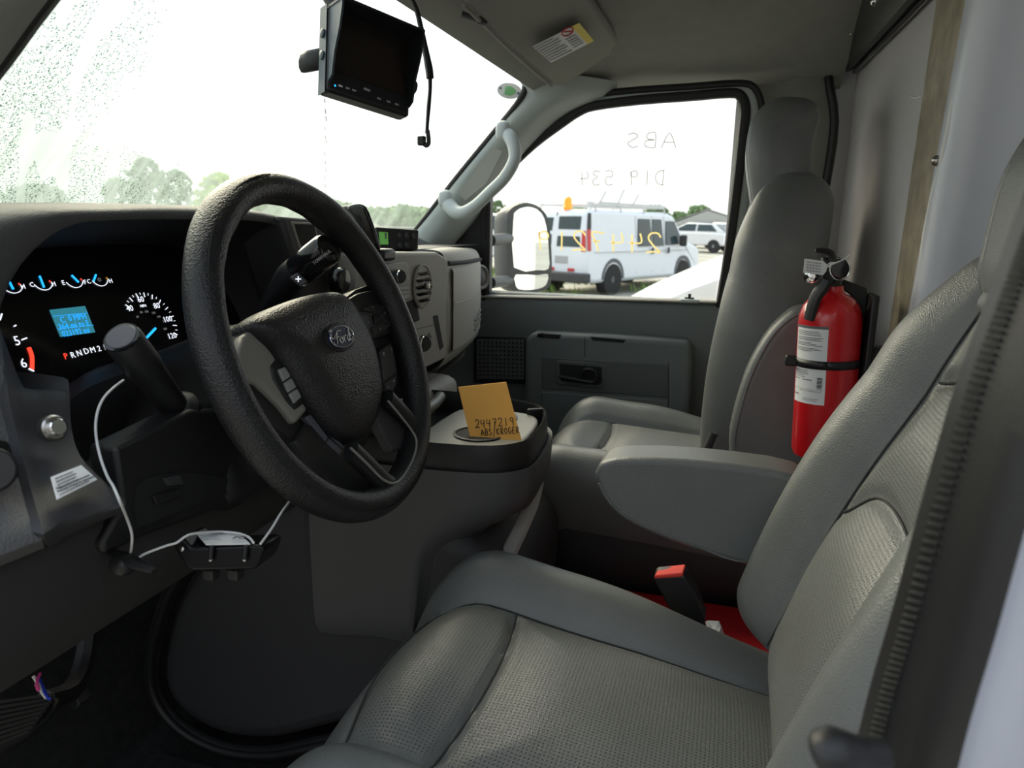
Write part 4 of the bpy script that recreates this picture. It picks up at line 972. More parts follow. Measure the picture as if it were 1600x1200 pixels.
G().lathe([(.0135, 0), (.0145, .0015), (.0125, .0022), (.0118, .001)], cs(661, 537, .004), (0, -1, 0), 28).build('socket_ring', 'chrome', stk_)
G().slab([cs(x, y, .0012) for x, y in [(667, 530), (669, 523), (672, 520), (675, 528)]], V((0, .001, 0))).build('socket_icon', 'print', stk_)
G().slab([cs(x, y, .001) for x, y in [(677, 494), (684, 492), (693, 542), (688, 547)]], V((0, .003, 0))).build('trim_slot', 'blackmatte', stk_)
g = G().tube([cs(652, 514, .0005), cs(680, 507, .0005)], .0008, 5, 0); g.build('panel_line', 'print', stk_)
# pod with dark display between hood and stack
pod = G().slab([aY(x, y, .585) for x, y in [(440, 338), (520, 345), (560, 396), (560, 560), (500, 560), (470, 440)]], V((0, .08, 0))).build('display_pod', 'dash', dash, bevel=.006)
G().slab([aY(x, y, .584) for x, y in [(455, 346), (492, 348), (500, 382), (468, 388)]], V((0, .003, 0))).build('display_frame', 'dash_light', pod, bevel=.001)
G().slab([aY(x, y, .583) for x, y in [(461, 350), (491, 351), (497, 380), (472, 385)]], V((0, .003, 0))).build('dark_display', 'gloss', pod)
G().lathe([(.020, 0), (.020, .01), (.017, .016), (.0005, .017)], aY(524, 438, .57), (0, -1, 0), 28).build('rotary_switch', 'gloss', pod)
# passenger side body with glovebox
pr = [(.05, 1.690), (.022, 1.688), (.008, 1.678), (.002, 1.655), (0, 1.60), (0, 1.54), (.003, 1.485), (.012, 1.458), (.04, 1.436), (.12, 1.425)]
def prow(X, Y0, dz=0, k=1): return [(X, Y0 + a * k, z + dz) for a, z in pr]
def gx(X): return .556 + .098 * sm(1.38, 2.02, X) ** 1.05
rows = [prow(X, gx(X), -.012 * sm(1.5, 1.9, X), 1) for X in (1.40, 1.46, 1.52, 1.58, 1.64, 1.70, 1.76, 1.82)] + [prow(1.865, gx(1.87) + .008, -.018, 1.3), prow(1.885, gx(1.885) + .035, -.028, 1.6)]
G().grid(rows, smooth=4).build('passenger_body', 'dash_light', dash)
G().grid([[(.99, .57, 1.60), (.99, .60, 1.44), (.99, .7, 1.38)], [(1.40, .57, 1.60), (1.40, .60, 1.44), (1.40, .70, 1.38)], [(1.9, .69, 1.60), (1.9, .72, 1.42), (1.9, .80, 1.36)]], smooth=3).build('under_body', 'black', dash)
G().grid([[(.98, .545, 1.455), (1.12, .548, 1.448), (1.40, .565, 1.44), (1.62, .60, 1.436), (1.86, .69, 1.42)], [(.98, .60, 1.41), (1.12, .60, 1.41), (1.40, .61, 1.405), (1.62, .66, 1.40), (1.86, .74, 1.395)]], smooth=3).build('lower_edge', 'dash_light', dash)
gl_ = []
for z in (1.652, 1.645, 1.58, 1.51, 1.482, 1.478):
    gl_.append([(X, gx(X) - (.005 if 1.48 < z < 1.65 else .001), z - .010 * (X - 1.40) * 2 * .5) for X in [1.425 + .36 * i / 14 for i in range(15)]])
gb = G().grid(gl_).build('glovebox_door', 'dash_light', dash, label='grey glovebox door')
G().tube([(1.43 + .33 * i / 8, gx(1.43 + .33 * i / 8) - .0058, 1.575 - .006 * i / 8 + .004) for i in range(9)], .0011, 6, 0).build('trim_line', 'buttongrey', gb)
G().tube([(1.415 + .42 * i / 10, gx(1.415 + .42 * i / 10) - .002 + .006, 1.662 - .012 * i / 10) for i in range(11)], .0055, 8, 0).build('door_gap', 'blackmatte', gb)
for a_ in range(6):
    for b_ in range(3):
        X_ = 1.665 + a_ * .019 + (.006 if a_ > 2 else 0); G().box((X_, gx(X_) - .0065, 1.515 - b_ * .0115 + a_ * .0022), (.012, .004, .0065)).build('raised_dot', 'silver', gb, bevel=.0015)
e_ = V((1.828, gx(1.828) + .0, 1.605)); en = V((-.3, -.93, .1)).normalized()
G().lathe([(.030, -.004), (.032, .003), (.028, .006), (.024, .0), (.001, -.004)], e_, en, 28).build('end_vent', 'dash_light', dash)
G().lathe([(.023, .001), (.012, .004), (.0005, .005)], e_, en, 24).build('vent_core', 'black', dash)

# ================================================================== ENGINE COVER + CONSOLE
ec = thing('engine_cover', (1.2, .6, FLOOR), 'dark grey engine cover between the footwells', 'engine cover')
ol = [(520, 770), (440, 790), (330, 852), (292, 900), (264, 960), (248, 1040), (257, 1088), (292, 1128), (350, 1156), (420, 1162), (480, 1150), (600, 1120), (760, 1100), (800, 960), (770, 880), (640, 800)]
pts = [aX(x, y, .965) for x, y in ol]
G().slab(closed(pts, 3), V((.33, 0, 0))).build('cover_body', 'engine', ec, bevel=.03, seg=5)
sl = [(335, 845), (284, 897), (254, 960), (238, 1042), (249, 1096), (288, 1140), (350, 1170), (420, 1177), (482, 1166), (560, 1150)]
G().tube([aX(x, y, .955) for x, y in sl], .014, 10, 4).build('rubber_seal', 'blackrubber', ec)
G().tube([aX(x - 3, y + 4, .945) for x, y in sl], .008, 10, 4).build('seal_lip', 'black', ec)
# console on top
cons = thing('console_tray', (1.1, .42, 1.12), 'grey floor console with black cup holder tray', 'console')
tv = [(.952, .62), (.945, .50), (.950, .38), (.965, .31), (.995, .275), (1.04, .262), (1.16, .272), (1.225, .290), (1.262, .33), (1.285, .42), (1.29, .55), (1.27, .66)]
tvc = [(p.x, p.y) for p in closed([V((a, b, 0)) for a, b in tv], 4)]
def ring(z, k, dy=0, ins=0): cx_, cy_ = 1.12, .46; return [(cx_ + (x - cx_) * k + ins * (1 if x < 1.0 else 0), cy_ + (y - cy_) * k + dy * sm(.46, .28, y), z) for x, y in tvc]
G().grid([ring(1.095, .90, .13), ring(1.10, .955, .13), ring(1.115, .985, .125), ring(1.14, .995, .12), ring(1.25, 1.0, .10), ring(1.285, 1.0, .07), ring(1.322, 1.0, .012), ring(1.345, 1.0, .002), ring(1.384, 1.0), ring(1.392, .995), ring(1.390, .96)], close=True).build('console_body', 'console', cons)
G().grid([ring(1.382, .955), ring(1.408, .950), ring(1.424, .942), ring(1.430, .93), ring(1.426, .915), ring(1.40, .905), ring(1.385, .90)], close=True).build('tray_rim', 'black', cons)
g = G(); rr = ring(1.388, .91); g.v += [V(p) for p in rr]; g.f.append(tuple(range(len(rr)))); g.mi.append(0)
g.build('tray_floor', 'bezel', cons)
# top deck with cup holder wells (lighter plastic, rounded)
deck = [(.985, .34), (1.0, .305), (1.04, .29), (1.15, .295), (1.20, .315), (1.215, .36), (1.205, .44), (1.15, .455), (1.02, .45), (.985, .42)]
G().slab(closed([V((a, b, 1.420)) for a, b in deck], 3), V((0, 0, -.02))).build('cup_deck', 'silver', cons, bevel=.005, seg=3)
for (a, b) in ((1.055, .365), (1.160, .375)):
    G().lathe([(.040, 0), (.041, .0025), (.037, .003), (.036, -.0005)], V((a, b, 1.420)), n=32).build('cup_ring', 'black', cons)
    G().lathe([(.036, 0), (.036, .001), (.0005, .001)], V((a, b, 1.4203)), n=32).build('cup_well', 'blackmatte', cons)
G().box((1.21, .315, 1.405), (.010, .03, .05), Matrix.Rotation(.6, 3, 'Z')).build('tray_clip', 'black', cons, bevel=.003)
for p in (aX(829, 704, 1.06), aX(850, 676, 1.17)): G().box(p, (.004, .012, .006)).build('clip', 'buttongrey', cons, bevel=.001)
G().rbox((1.24, .605, 1.395), (.36, .15, .085), .03, (12, 8, 6)).build('front_bin', 'dash_light', cons)
G().tube([(.98, .515, 1.425), (1.06, .495, 1.430), (1.16, .49, 1.430), (1.25, .51, 1.425)], .010, 10, 4).build('divider', 'silver', cons)
G().tube([aX(838, 752, 1.12), aX(830, 786, 1.10), aX(814, 824, 1.06), aX(796, 862, 1.02), aX(778, 905, .99)], .013, 8, 3, flat=((1, 0, 0), .6, 1)).build('support_strut', 'dash_light', cons)

# ================================================================== LOOSE THINGS IN THE CAB
# orange envelope standing in the cup holder
ev = thing('envelope', aX(775, 690, 1.10), 'orange paper envelope with handwritten numbers standing in the console', 'envelope')
E4 = [aX(716, 605, 1.085), aX(791, 597, 1.105), aX(815, 688, 1.050), aX(737, 693, 1.030)]
E4[2] = aP(815, 688, E4[0], (E4[1] - E4[0]).cross(E4[3] - E4[0]).normalized())
G().slab(E4, V((.0015, .0008, 0))).build('paper', 'orange', ev)
def evp(px, py):
    n = (E4[1] - E4[0]).cross(E4[3] - E4[0]).normalized(); return aP(px, py, E4[0] + (CAM - E4[0]).normalized() * .0008, n)
g = G()
for txt, a, b, h in (('2447219', (743, 669), (806, 664.5), (-1.5, -13)), ('ABS/KROGER', (752, 681), (813, 676.5), (-1, -10))):
    P0, P1, PH = evp(*a), evp(*b), evp(a[0] + h[0], a[1] + h[1]); hand(g, txt, P0, P1, PH - P0, .00065, (CAM - P0).normalized(), .6)
g.build('handwriting', 'ink', ev)

# fire extinguisher
fe = thing('fire_extinguisher', aX(1283, 715, 1.17), 'red fire extinguisher strapped to the bulkhead', 'fire extinguisher')
b0 = aX(1284, 708, 1.165); b1 = aX(1300, 452, 1.165); ax = (b1 - b0); Ht = ax.length; ax = ax.normalized()
R_ = .0440
G().lathe([(.0005, .006), (R_ * .7, .004), (R_ * .93, 0), (R_, .008), (R_, Ht * .80), (R_ * .98, Ht * .85), (R_ * .88, Ht * .905), (R_ * .68, Ht * .95), (R_ * .42, Ht * .975), (R_ * .36, Ht * 1.0), (R_ * .34, Ht * 1.02)], b0, ax, 48).build('cylinder', 'red', fe)
vp = b0 + ax * (Ht * 1.02)
G().lathe([(.013, 0), (.013, .012), (.010, .016), (.010, .030)], vp, ax, 20).build('valve', 'black', fe)
# wrapped label (curved patch)
side = (CAM - b0); side = (side - ax * side.dot(ax)).normalized(); sd2 = ax.cross(side)
def cylp(a, h, r=R_ + .0006): return b0 + ax * h + (side * math.cos(a) + sd2 * math.sin(a)) * r
sg = 1 if sd2.dot(RT) > 0 else -1
def patch(name, a0, a1, h0, h1, m, parent, r=R_ + .0006):
    return G().grid([[cylp(sg * (a0 + (a1 - a0) * i / 10), h, r) for i in range(11)] for h in (h0, h1)]).build(name, m, parent)
lb_ = patch('label', -1.25, -.02, Ht * .34, Ht * .80, 'whitepaper', fe)
lb_['label'] = 'white printed instruction label'
patch('label_bar', -1.25, -.02, Ht * .785, Ht * .80, 'print', lb_, R_ + .001)
random.seed(5)
tx = G()
def line(h, a0, a1, t=.0008): tx.grid([[cylp(sg * (a0 + (a1 - a0) * i / 5), hh, R_ + .001) for i in range(6)] for hh in (h, h + t)])
for hrow in [.765, .755, .745, .730, .722, .714, .70, .692, .684, .668, .660, .652]: line(Ht * hrow, -1.15, -.55 + random.uniform(0, .40))
for hrow in [.535, .528, .521, .514, .505, .495]: line(Ht * hrow, -1.2, -.75 + random.uniform(0, .3), .0006)
line(Ht * .48, -1.2, -.95, .0012); line(Ht * .48, -.8, -.45, .0012)
line(Ht * .425, -1.2, -.1, .0004); line(Ht * .415, -.9, -.15, .0006); line(Ht * .385, -1.2, -.95, .0018); line(Ht * .37, -.75, -.2, .0006); line(Ht * .36, -.75, -.25, .0006)
tx.build('label_text', 'print', lb_, kind='stuff')
bc_ = G()
for i in range(9): h = Ht * (.435 + i * .0075); bc_.grid([[cylp(sg * (-.28 + .16 * j / 3), hh, R_ + .001) for j in range(4)] for hh in (h, h + .0010 + (i % 3) * .0003)])
bc_.build('barcode', 'print', lb_)
# strap round the cylinder
hS = Ht * .575
strap = G().grid([[b0 + ax * (hS + dz) + (side * math.cos(t) + sd2 * math.sin(t)) * (R_ + .0022) for t in [2 * math.pi * i / 40 for i in range(41)]] for dz in (-.006, .006)])
o = strap.build('strap', 'black', fe); q = o.modifiers.new('thick', 'SOLIDIFY'); q.thickness = .003
p = cylp(sg * -1.35, hS, R_ + .006); G().box(p, (.012, .020, .016)).build('strap_latch', 'black', fe, bevel=.003)
# operating levers
uL = (-RT * .75 + side * .5); uL = (uL - ax * uL.dot(ax)).normalized()
hX = lambda px, py, X=1.135: aX(px, py, X)
G().tube([hX(1292, 438), hX(1285, 450), hX(1276, 462), hX(1270, 478), hX(1264, 500)], [.009, .010, .0095, .009, .008], 8, 4, flat=(uL, .7, 1.1)).build('carry_handle', 'black', fe)
G().tube([hX(1303, 408), hX(1298, 396), hX(1288, 392), hX(1274, 391)], [.010, .010, .009, .006], 8, 4, flat=((0, 0, 1), .5, 1.2)).build('squeeze_lever', 'black', fe)
G().slab([hX(x, y, 1.15) for x, y in [(1284, 402), (1312, 404), (1312, 432), (1300, 448), (1286, 444)]], V((.024, 0, 0))).build('valve_block', 'black', fe, bevel=.004)
rp_ = [hX(1312 + 15.5 * math.cos(t), 420 + 18 * math.sin(t), 1.130) for t in [2 * math.pi * i / 28 for i in range(29)]]
G().tube(rp_, .0009, 6, 0).build('pull_ring', 'chrome', fe)
gc = hX(1313, 420, 1.142); G().lathe([(.013, -.008), (.0135, .0), (.012, .002), (.0005, .0025)], gc, side, 28).build('pressure_gauge', 'gloss', fe)
gc = hX(1266, 432, 1.142); G().lathe([(.009, -.012), (.010, 0), (.008, .004), (.0005, .006)], gc, (side + uL * .6).normalized(), 20).build('nozzle', 'chrome', fe)
tg = thing('inspection_tag', hX(1275, 418, 1.118), 'small white inspection tag tied to the red extinguisher', 'tag')
T4 = [hX(x, y, X) for x, y, X in [(1257, 404, 1.118), (1287, 408, 1.122), (1293, 414, 1.124), (1291, 424, 1.124), (1286, 430, 1.122), (1255, 426, 1.118)]]
G().slab(T4, V((.0008, 0, 0))).build('paper', 'whitepaper', tg)
g = G()
for k_ in range(4):
    a_ = T4[0].lerp(T4[5], .2 + k_ * .2) - V((.0012, 0, 0)); b_ = T4[1].lerp(T4[4], .2 + k_ * .2) - V((.0012, 0, 0)); x_ = .15
    while x_ < .8: g.tube([a_.lerp(b_, x_), a_.lerp(b_, x_ + .1)], .0007, 4, 0); x_ += .15
g.build('tag_print', 'legend', tg, kind='stuff')
g = G(); g.tube([hX(1290, 419, 1.12), hX(1300, 413, 1.118), hX(1315, 407, 1.12), hX(1328, 399, 1.122)], .0011, 6, 4); g.tube([hX(1290, 417, 1.12), hX(1297, 411, 1.12), hX(1310, 410, 1.12)], .0008, 6, 4); g.build('tie', 'wirewhite', tg)
# wall bracket behind it
br = thing('extinguisher_bracket', aY(1340, 660, WY), 'black metal wall bracket behind the extinguisher', 'bracket')
G().slab([aX(x, y, 1.185) for x, y in [(1292, 440), (1316, 436), (1354, 450), (1356, 462), (1344, 590), (1336, 660), (1326, 660), (1336, 560), (1340, 490), (1330, 462), (1308, 446)]], V((.02, 0, 0))).build('bracket_arm', 'black', br, bevel=.002)
G().box((b0 + b1) / 2 + V((.0, -(R_ + .006), .0)), (.05, .010, .24)).build('bracket_plate', 'black', br, bevel=.003)
G().box((b0 + b1) / 2 + V((.0, -(R_ + .03), .02)), (.03, .06, .05)).build('bracket_foot', 'black', br, bevel=.003)

# monitor hanging from the header
mo = thing('rear_view_monitor', aD(575, 95, 1.04), 'small black rear view monitor hanging at the windshield', 'monitor')
mc = aD(580, 98, 1.04)
corner = {'tl': aD(541, 13, 1.00), 'tr': aD(649, 58, 1.075), 'br': aD(620, 181, 1.055), 'bl': aD(517, 149, .985)}
mux = ((corner['tr'] - corner['tl']) + (corner['br'] - corner['bl'])).normalized(); muy = ((corner['tl'] - corner['bl']) + (corner['tr'] - corner['br'])).normalized()
mn = mux.cross(muy).normalized(); muy = mn.cross(mux)
if mn.dot(CAM - mc) < 0: mn = -mn
MM = Matrix((mux, muy, mn)).transposed()
mw, mh = .134, .118
MO = mc
def mp_(u, v, h): return MO + mux * u + muy * v + mn * h
body = G().slab([mp_(a * mw / 2, b * mh / 2, 0) for a, b in ((-1, -1), (1, -1), (1, 1), (-1, 1))], -mn * .026).build('body', 'monitor', mo, bevel=.005, seg=3)
G().slab([mp_(a, b, .0008) for a, b in ((-.058, -.030), (.058, -.030), (.058, .050), (-.058, .050))], -mn * .001).build('screen', 'screen', mo)
# sun shade cheeks and roof
def cheek(sgn):
    pr_ = [(-.046, 0), (-.040, .010), (-.010, .016), (.020, .028), (.045, .034), (.058, .034), (.058, 0)]
    u = sgn * (mw / 2 - .001)
    return G().slab([mp_(u, a, b) for a, b in pr_], mux * (.003 * -sgn))
cheek(-1).build('shade_cheek', 'monitor_side', mo); cheek(1).build('shade_cheek', 'monitor', mo)
G().slab([mp_(-mw / 2, .058, -.004), mp_(mw / 2, .058, -.004), mp_(mw / 2, .058, .034), mp_(-mw / 2, .058, .034)], -muy * .004).build('shade_roof', 'monitor', mo)
G().slab([mp_(-mw / 2 - .0008, a, b) for a, b in ((-.060, -.003), (.060, -.003), (.060, -.022), (-.060, -.022))], -mux * .001).build('side_face', 'monitor_side', mo)
for v in (.022, -.008): G().lathe([(.006, 0), (.006, .003), (.004, .004), (.0005, .004)], mp_(-mw / 2 - .001, v, -.012), -mux, 18).build('side_screw', 'monitor_side', mo)
G().lathe([(.010, 0), (.012, .006), (.010, .014), (.004, .016)], mp_(mw / 2, -.008, -.012), mux, 18).build('side_knob', 'black', mo)
for i, u in enumerate((-.047, -.036, -.026, .014, .030, .044)):
    G().slab([mp_(u + a, -.047 + b, .0006) for a, b in ((-.003, -.0012), (.003, -.0012), (.003, .0012), (-.003, .0012))], -mn * .001).build('touch_mark', 'legend' if i else 'lit_dim', mo)
G().lathe([(.0014, 0), (.0012, .0008), (.0002, .001)], mp_(-.055, -.049, 0), mn, 14).build('power_light', 'lit_blue', mo)
G().slab([mp_(-.006 + a, -.040 + b, .0006) for a, b in ((-.005, -.0016), (.005, -.0016), (.005, .0016), (-.005, .0016))], -mn * .001).build('brand_mark', 'legend', mo)
# mount foot seen left of the body and clip above
G().tube([mp_(-.05, .0, -.026), mp_(-.075, -.006, -.055), aD(494, 96, 1.10), aD(482, 98, 1.11)], [.012, .012, .010, .004], 10, 3, flat=(mn, .6, 1.2)).build('mount_foot', 'black', mo)
G().tube([mp_(0, .02, -.026), mp_(0, .05, -.05), ws_pt(1.05, .93)], .009, 10, 3).build('mount_arm', 'black', mo)
G().tube([mp_(.035, .062, -.01), mp_(.042, .078, -.008)], .003, 8, 0).build('clear_tab', 'clear_plastic', mo)
cb = thing('monitor_cable', mp_(-.05, .07, 0), 'thin black cable rising from the monitor', 'cable')
G().tube([mp_(-.057, .055, -.012), aD(527, 5, 1.03), aD(531, -6, 1.06), aD(540, -30, 1.12), aD(550, -60, 1.16)], .0032, 8, 4).build('cable_sheath', 'black', cb)
# dangling wire harness
hn = thing('wire_harness', aD(664, 215, 1.12), 'taped black wire harness dangling from the headliner edge', 'wire harness')
D_ = 1.14
G().tube([aD(x, y, D_) for x, y in [(640, -10), (651, 16), (657, 40), (663, 70), (670, 105), (672, 122)]], [.0035, .004, .0042, .005, .0062, .0058], 8, 4).build('tape_wrap', 'blackrubber', hn)
G().tube([aD(x, y, D_) for x, y in [(672, 120), (672, 140), (670, 165), (668, 190), (667, 208)]], [.0035, .003, .0034, .0028, .003], 8, 4).build('cord', 'black', hn)
G().tube([aD(x, y, D_) for x, y in [(668, 204), (670, 222), (666, 227), (661, 224)]], [.0036, .0034, .004, .003], 8, 3).build('hook_end', 'bezel', hn)
G().box(aD(659, 220, D_), (.010, .012, .014)).build('connector', 'black', hn, bevel=.002)

# sun visor
sv = thing('sun_visor', aZ(850, 80, 2.09), 'folded up grey sun visor with a warning label', 'sun visor')
Q = [aZ(722, 2, 2.085), aZ(718, -8, 2.087), aZ(730, -20, 2.095), aZ(902, -30, 2.135), aZ(966, 66, 2.130), aZ(968, 76, 2.130), aZ(880, 136, 2.062), aZ(866, 135, 2.058)]
g = G().slab(Q, V((0, 0, .016))); g.build('visor_pad', 'visor', sv, bevel=.007, seg=3)
G().tube([aZ(724, 8, 2.083), aZ(752, 34, 2.078), aZ(812, 92, 2.066), aZ(862, 134, 2.058)], .0035, 8, 3).build('front_piping', 'visor', sv)
G().tube([aZ(722, 22, 2.094), aZ(748, 30, 2.086), aZ(760, 33, 2.082)], .005, 8, 3).build('hinge_clip', 'bezel', sv)
G().box(aZ(752, 33, 2.080), (.02, .012, .012)).build('clip_block', 'engine', sv, bevel=.003)
vn = (Q[6] - Q[0]).cross(Q[4] - Q[0]).normalized()
if vn.z > 0: vn = -vn
vpx = lambda px, py, h: aP(px, py, Q[0] + vn * h, vn)
ctr = (Q[0] + Q[6] + Q[4]) / 3
def vlab(pts, h, t=.0006): return G().slab([aP(x, y, (Q[0] + Q[7] + Q[4] + Q[3]) / 4 + vn * h, vn) for x, y in pts], -vn * t)
vl = vlab([(832, 73), (905, 36), (928, 64), (861, 98)], .014).build('visor_label', 'whitepaper', sv, label='white and yellow airbag warning label')
vlab([(893, 42), (905, 36), (928, 64), (918, 69)], .0148).build('yellow_band', 'yellow', vl)
vpl = lambda x, y: aP(x, y, (Q[0] + Q[7] + Q[4] + Q[3]) / 4 + vn * .0150, vn)
for i in range(8):
    a = vpl(835 + i * 3.4, 75 + i * 2.9); b = vpl(872 + i * 3.4, 56 + i * 3.0); G().tube([a, a.lerp(b, .95 if i % 3 else .8)], .0009, 4, 0).build('print_line', 'legend', vl)
for i in range(5):
    a = vpl(884 + i * 3.0, 62 + i * 3); b = vpl(900 + i * 3.0, 54 + i * 3); G().tube([a, b], .0009, 4, 0).build('print_line', 'legend', vl)
cc = [vpl(887 + 9 * math.cos(t), 49.5 + 6 * math.sin(t) - 3 * math.cos(t)) for t in [2 * math.pi * i / 20 for i in range(21)]]
G().tube(cc + [], .0012, 5, 0).tube([vpl(879, 50), vpl(895, 49)], .0012, 5, 0).build('prohibition_mark', 'redprint', vl)

# grab handle on the pillar
gh = thing('grab_handle', aX(750, 280, 1.77), 'pale grey curved grab handle on the far windshield pillar', 'grab handle')
hp = [(788, 207, 1.795), (797, 214, 1.775), (804, 232, 1.765), (803, 252, 1.76), (788, 278, 1.76), (766, 300, 1.765), (745, 320, 1.77), (726, 332, 1.775), (712, 331, 1.785), (699, 318, 1.80), (693, 310, 1.815)]
G().tube([aX(*p) for p in hp], [.015, .0165, .0160, .0150, .0148, .0148, .0150, .0165, .018, .018, .015], 14, 5).build('grip', 'handle', gh)
for q in ((786, 204, 1.785), (696, 311, 1.80)): G().rbox(aX(*q), (.035, .034, .045), .014, (6, 6, 6)).build('end_cover', 'handle', gh)

# devices on the dash
ph = thing('dash_device', aX(572, 372, 1.07), 'black tilted handheld device standing on the dash top', 'device')
sl_ = [aX(x, y, 1.08) for x, y in [(541, 324), (556, 318), (568, 320), (577, 332), (592, 376), (594, 392), (580, 394), (552, 340)]]
G().slab(closed(sl_, 2), V((.035, .02, 0))).build('device_body', 'gloss', ph, bevel=.006, seg=3)
G().slab([aX(x, y, 1.078) for x, y in [(558, 323), (567, 326), (588, 380), (582, 385)]], V((.002, 0, 0))).build('device_screen', 'screen', ph)
G().box(aX(588, 398, 1.11), (.05, .05, .02)).build('device_foot', 'black', ph, bevel=.006)
G().slab([aX(x, y, 1.11) for x, y in [(530, 322), (556, 319), (566, 345), (545, 350)]], V((.03, .015, 0))).build('device_back', 'black', ph, bevel=.006)
bc2 = thing('brake_controller', aX(622, 390, 1.30), 'black control box with green display on the dash top', 'control box')
B4 = [aX(586, 354, 1.255), aX(655, 359, 1.315), aX(654, 391, 1.315), aX(592, 391, 1.255)]
bux = ((B4[1] - B4[0])).normalized(); buy = (B4[0] - B4[3]).normalized(); bnn = bux.cross(buy).normalized()
if bnn.dot(CAM - B4[0]) < 0: bnn = -bnn
G().slab(B4, -bnn * .05).build('housing', 'black', bc2, bevel=.004, seg=3)
bpx = lambda px, py, h: aP(px, py, B4[0] + bnn * h, bnn)
G().slab([bpx(x, y, .0012) for x, y in [(592, 362), (606, 363), (607, 382), (594, 382)]], -bnn * .001).build('green_display', 'greenlcd', bc2)
G().slab([bpx(x, y, .0016) for x, y in [(601, 364), (604, 364), (604, 373), (602, 373)]], -bnn * .001).build('display_digit', 'print', bc2)
for x, y in ((625, 368), (636, 368), (647, 369), (625, 383), (636, 383)): G().lathe([(.0052, -.001), (.0052, .0012), (.004, .002), (.0003, .002)], bpx(x, y, .0), bnn, 16).build('button', 'bezel', bc2)
G().box(sum(B4, V()) / 4 + V((.02, .03, -.028)), (.05, .05, .016)).build('mounting_foot', 'black', bc2, bevel=.003)

# tracker box hanging under the column with white cords
bx = thing('module_box', aX(345, 885, .60), 'black plastic module box hanging on white cord under the column', 'module box')
mD = .66
top4 = [aD(275, 838, mD + .03), aD(385, 833, mD + .035), aD(414, 852, mD), aD(292, 866, mD - .01)]
G().slab([aD(x, y, mD) for x, y in [(268, 850), (283, 838), (300, 856), (408, 851), (414, 858), (404, 884), (398, 890), (302, 892), (290, 886)]], FW * .05).build('box_body', 'modulebox', bx, bevel=.004, seg=3)
bt_ = G().slab([aD(x, y, d) for x, y, d in [(304, 832, mD + .035), (372, 833, mD + .035), (391, 851, mD - .002), (322, 852, mD - .002)]], V((0, 0, .001))).build('box_label', 'whitepaper', bx, label='white printed label')
L4 = [aD(304, 832, mD + .035), aD(372, 833, mD + .035), aD(391, 851, mD - .002), aD(322, 852, mD - .002)]
lux = (L4[1] - L4[0]).normalized(); luy = L4[0] - L4[3]; lnn = lux.cross(luy).normalized()
if lnn.z < 0: lnn = -lnn
text('label_text', 'FC', fr(aD(374, 844, mD + .005) + lnn * .0022, lux, luy), .010, 'print', bt_)
g = G()
for i in range(10): x = 326 + i * 2.3; g.slab([aD(x, 834, mD + .030) + lnn * .0022, aD(x + (1, 1.6, .8)[i % 3], 834, mD + .030) + lnn * .0022, aD(x + (1, 1.6, .8)[i % 3] + 2, 837, mD + .022) + lnn * .0022, aD(x + 2, 837, mD + .022) + lnn * .0022], lnn * .0003)
g.build('barcode', 'print', bt_)
for i in range(3): G().tube([aD(312 + i * 3, 840 + i * 3.4, mD + .02 - i * .008) + lnn * .0022, aD(340 + i * 3, 840 + i * 3.4, mD + .02 - i * .008) + lnn * .0022], .0003, 4, 0).build('print_line', 'legend', bt_)
for x in (331, 384): G().tube([aD(x, 853, mD - .004), aD(x - 1, 862, mD - .004), aD(x - 2, 874, mD - .004)], .0022, 8, 2).build('case_clip', 'black', bx); 
for x, y in ((329, 874), (382, 874), (285, 858)): G().lathe([(.0022, 0), (.0018, .001), (.0002, .0014)], aD(x, y, mD - .003), -FW, 12).build('rivet', 'chrome', bx)
for x in (330, 368): G().box(aD(x, 895, mD + .02), (.012, .012, .012)).build('foot', 'black', bx, bevel=.002)
def cord(label, pts, r=.0011, m='wirewhite', nm='hanging_string', cat='string'):
    return tag(G().tube([aD(*p) for p in pts], r, 8, 5).build(nm, m), label, cat)
cord('white cord looping down from the column shroud to the toggle', [(193, 594, .66), (176, 607, .64), (160, 625, .625), (151, 650, .62), (150, 680, .615), (157, 715, .60), (168, 745, .59), (177, 760, .575), (188, 785, .568), (199, 812, .60), (206, 835, .61), (205, 858, .62), (202, 870, .63)])
cord('short white cord between the toggle and the module box', [(214, 874, .63), (225, 866, .635), (245, 858, .64), (262, 852, .645), (276, 848, .648), (290, 838, .652), (305, 833.5, .66), (340, 831, .685), (370, 833, .682), (388, 839, .668), (396, 848, .655)])
cord('white cord rising from the module box behind the steering wheel', [(407, 850, .66), (425, 825, .68), (440, 800, .70), (453, 782, .72), (475, 748, .76)])
tgl = thing('cord_toggle', aD(205, 885, .62), 'black plastic cord toggle below the dash ledge', 'toggle')
G().tube([aD(172, 862, .625), aD(190, 870, .622), aD(220, 883, .618), aD(242, 892, .615)], [.004, .0075, .0075, .004], 10, 3, flat=(UP, .5, 1.2)).build('bar', 'black', tgl)
G().rbox(aD(194, 881, .622), (.022, .02, .018), .008, (6, 6, 6)).build('bead', 'black', tgl)
# loose coloured wires
cord('loose white wire end under the dash lower edge', [(52, 1056, .72), (58, 1066, .72), (66, 1082, .715), (72, 1090, .71)], .0016, 'wirewhite', 'loose_wire', 'wire')
cord('loose blue wire end under the dash lower edge', [(60, 1060, .725), (66, 1072, .72), (72, 1086, .712), (77, 1092, .708)], .0016, 'wireblue', 'loose_wire', 'wire')
cord('loose pink wire twisted under the dash lower edge', [(63, 1052, .72), (58, 1064, .714), (60, 1078, .712), (56, 1070, .72)], .0015, 'wirepink', 'loose_wire', 'wire')
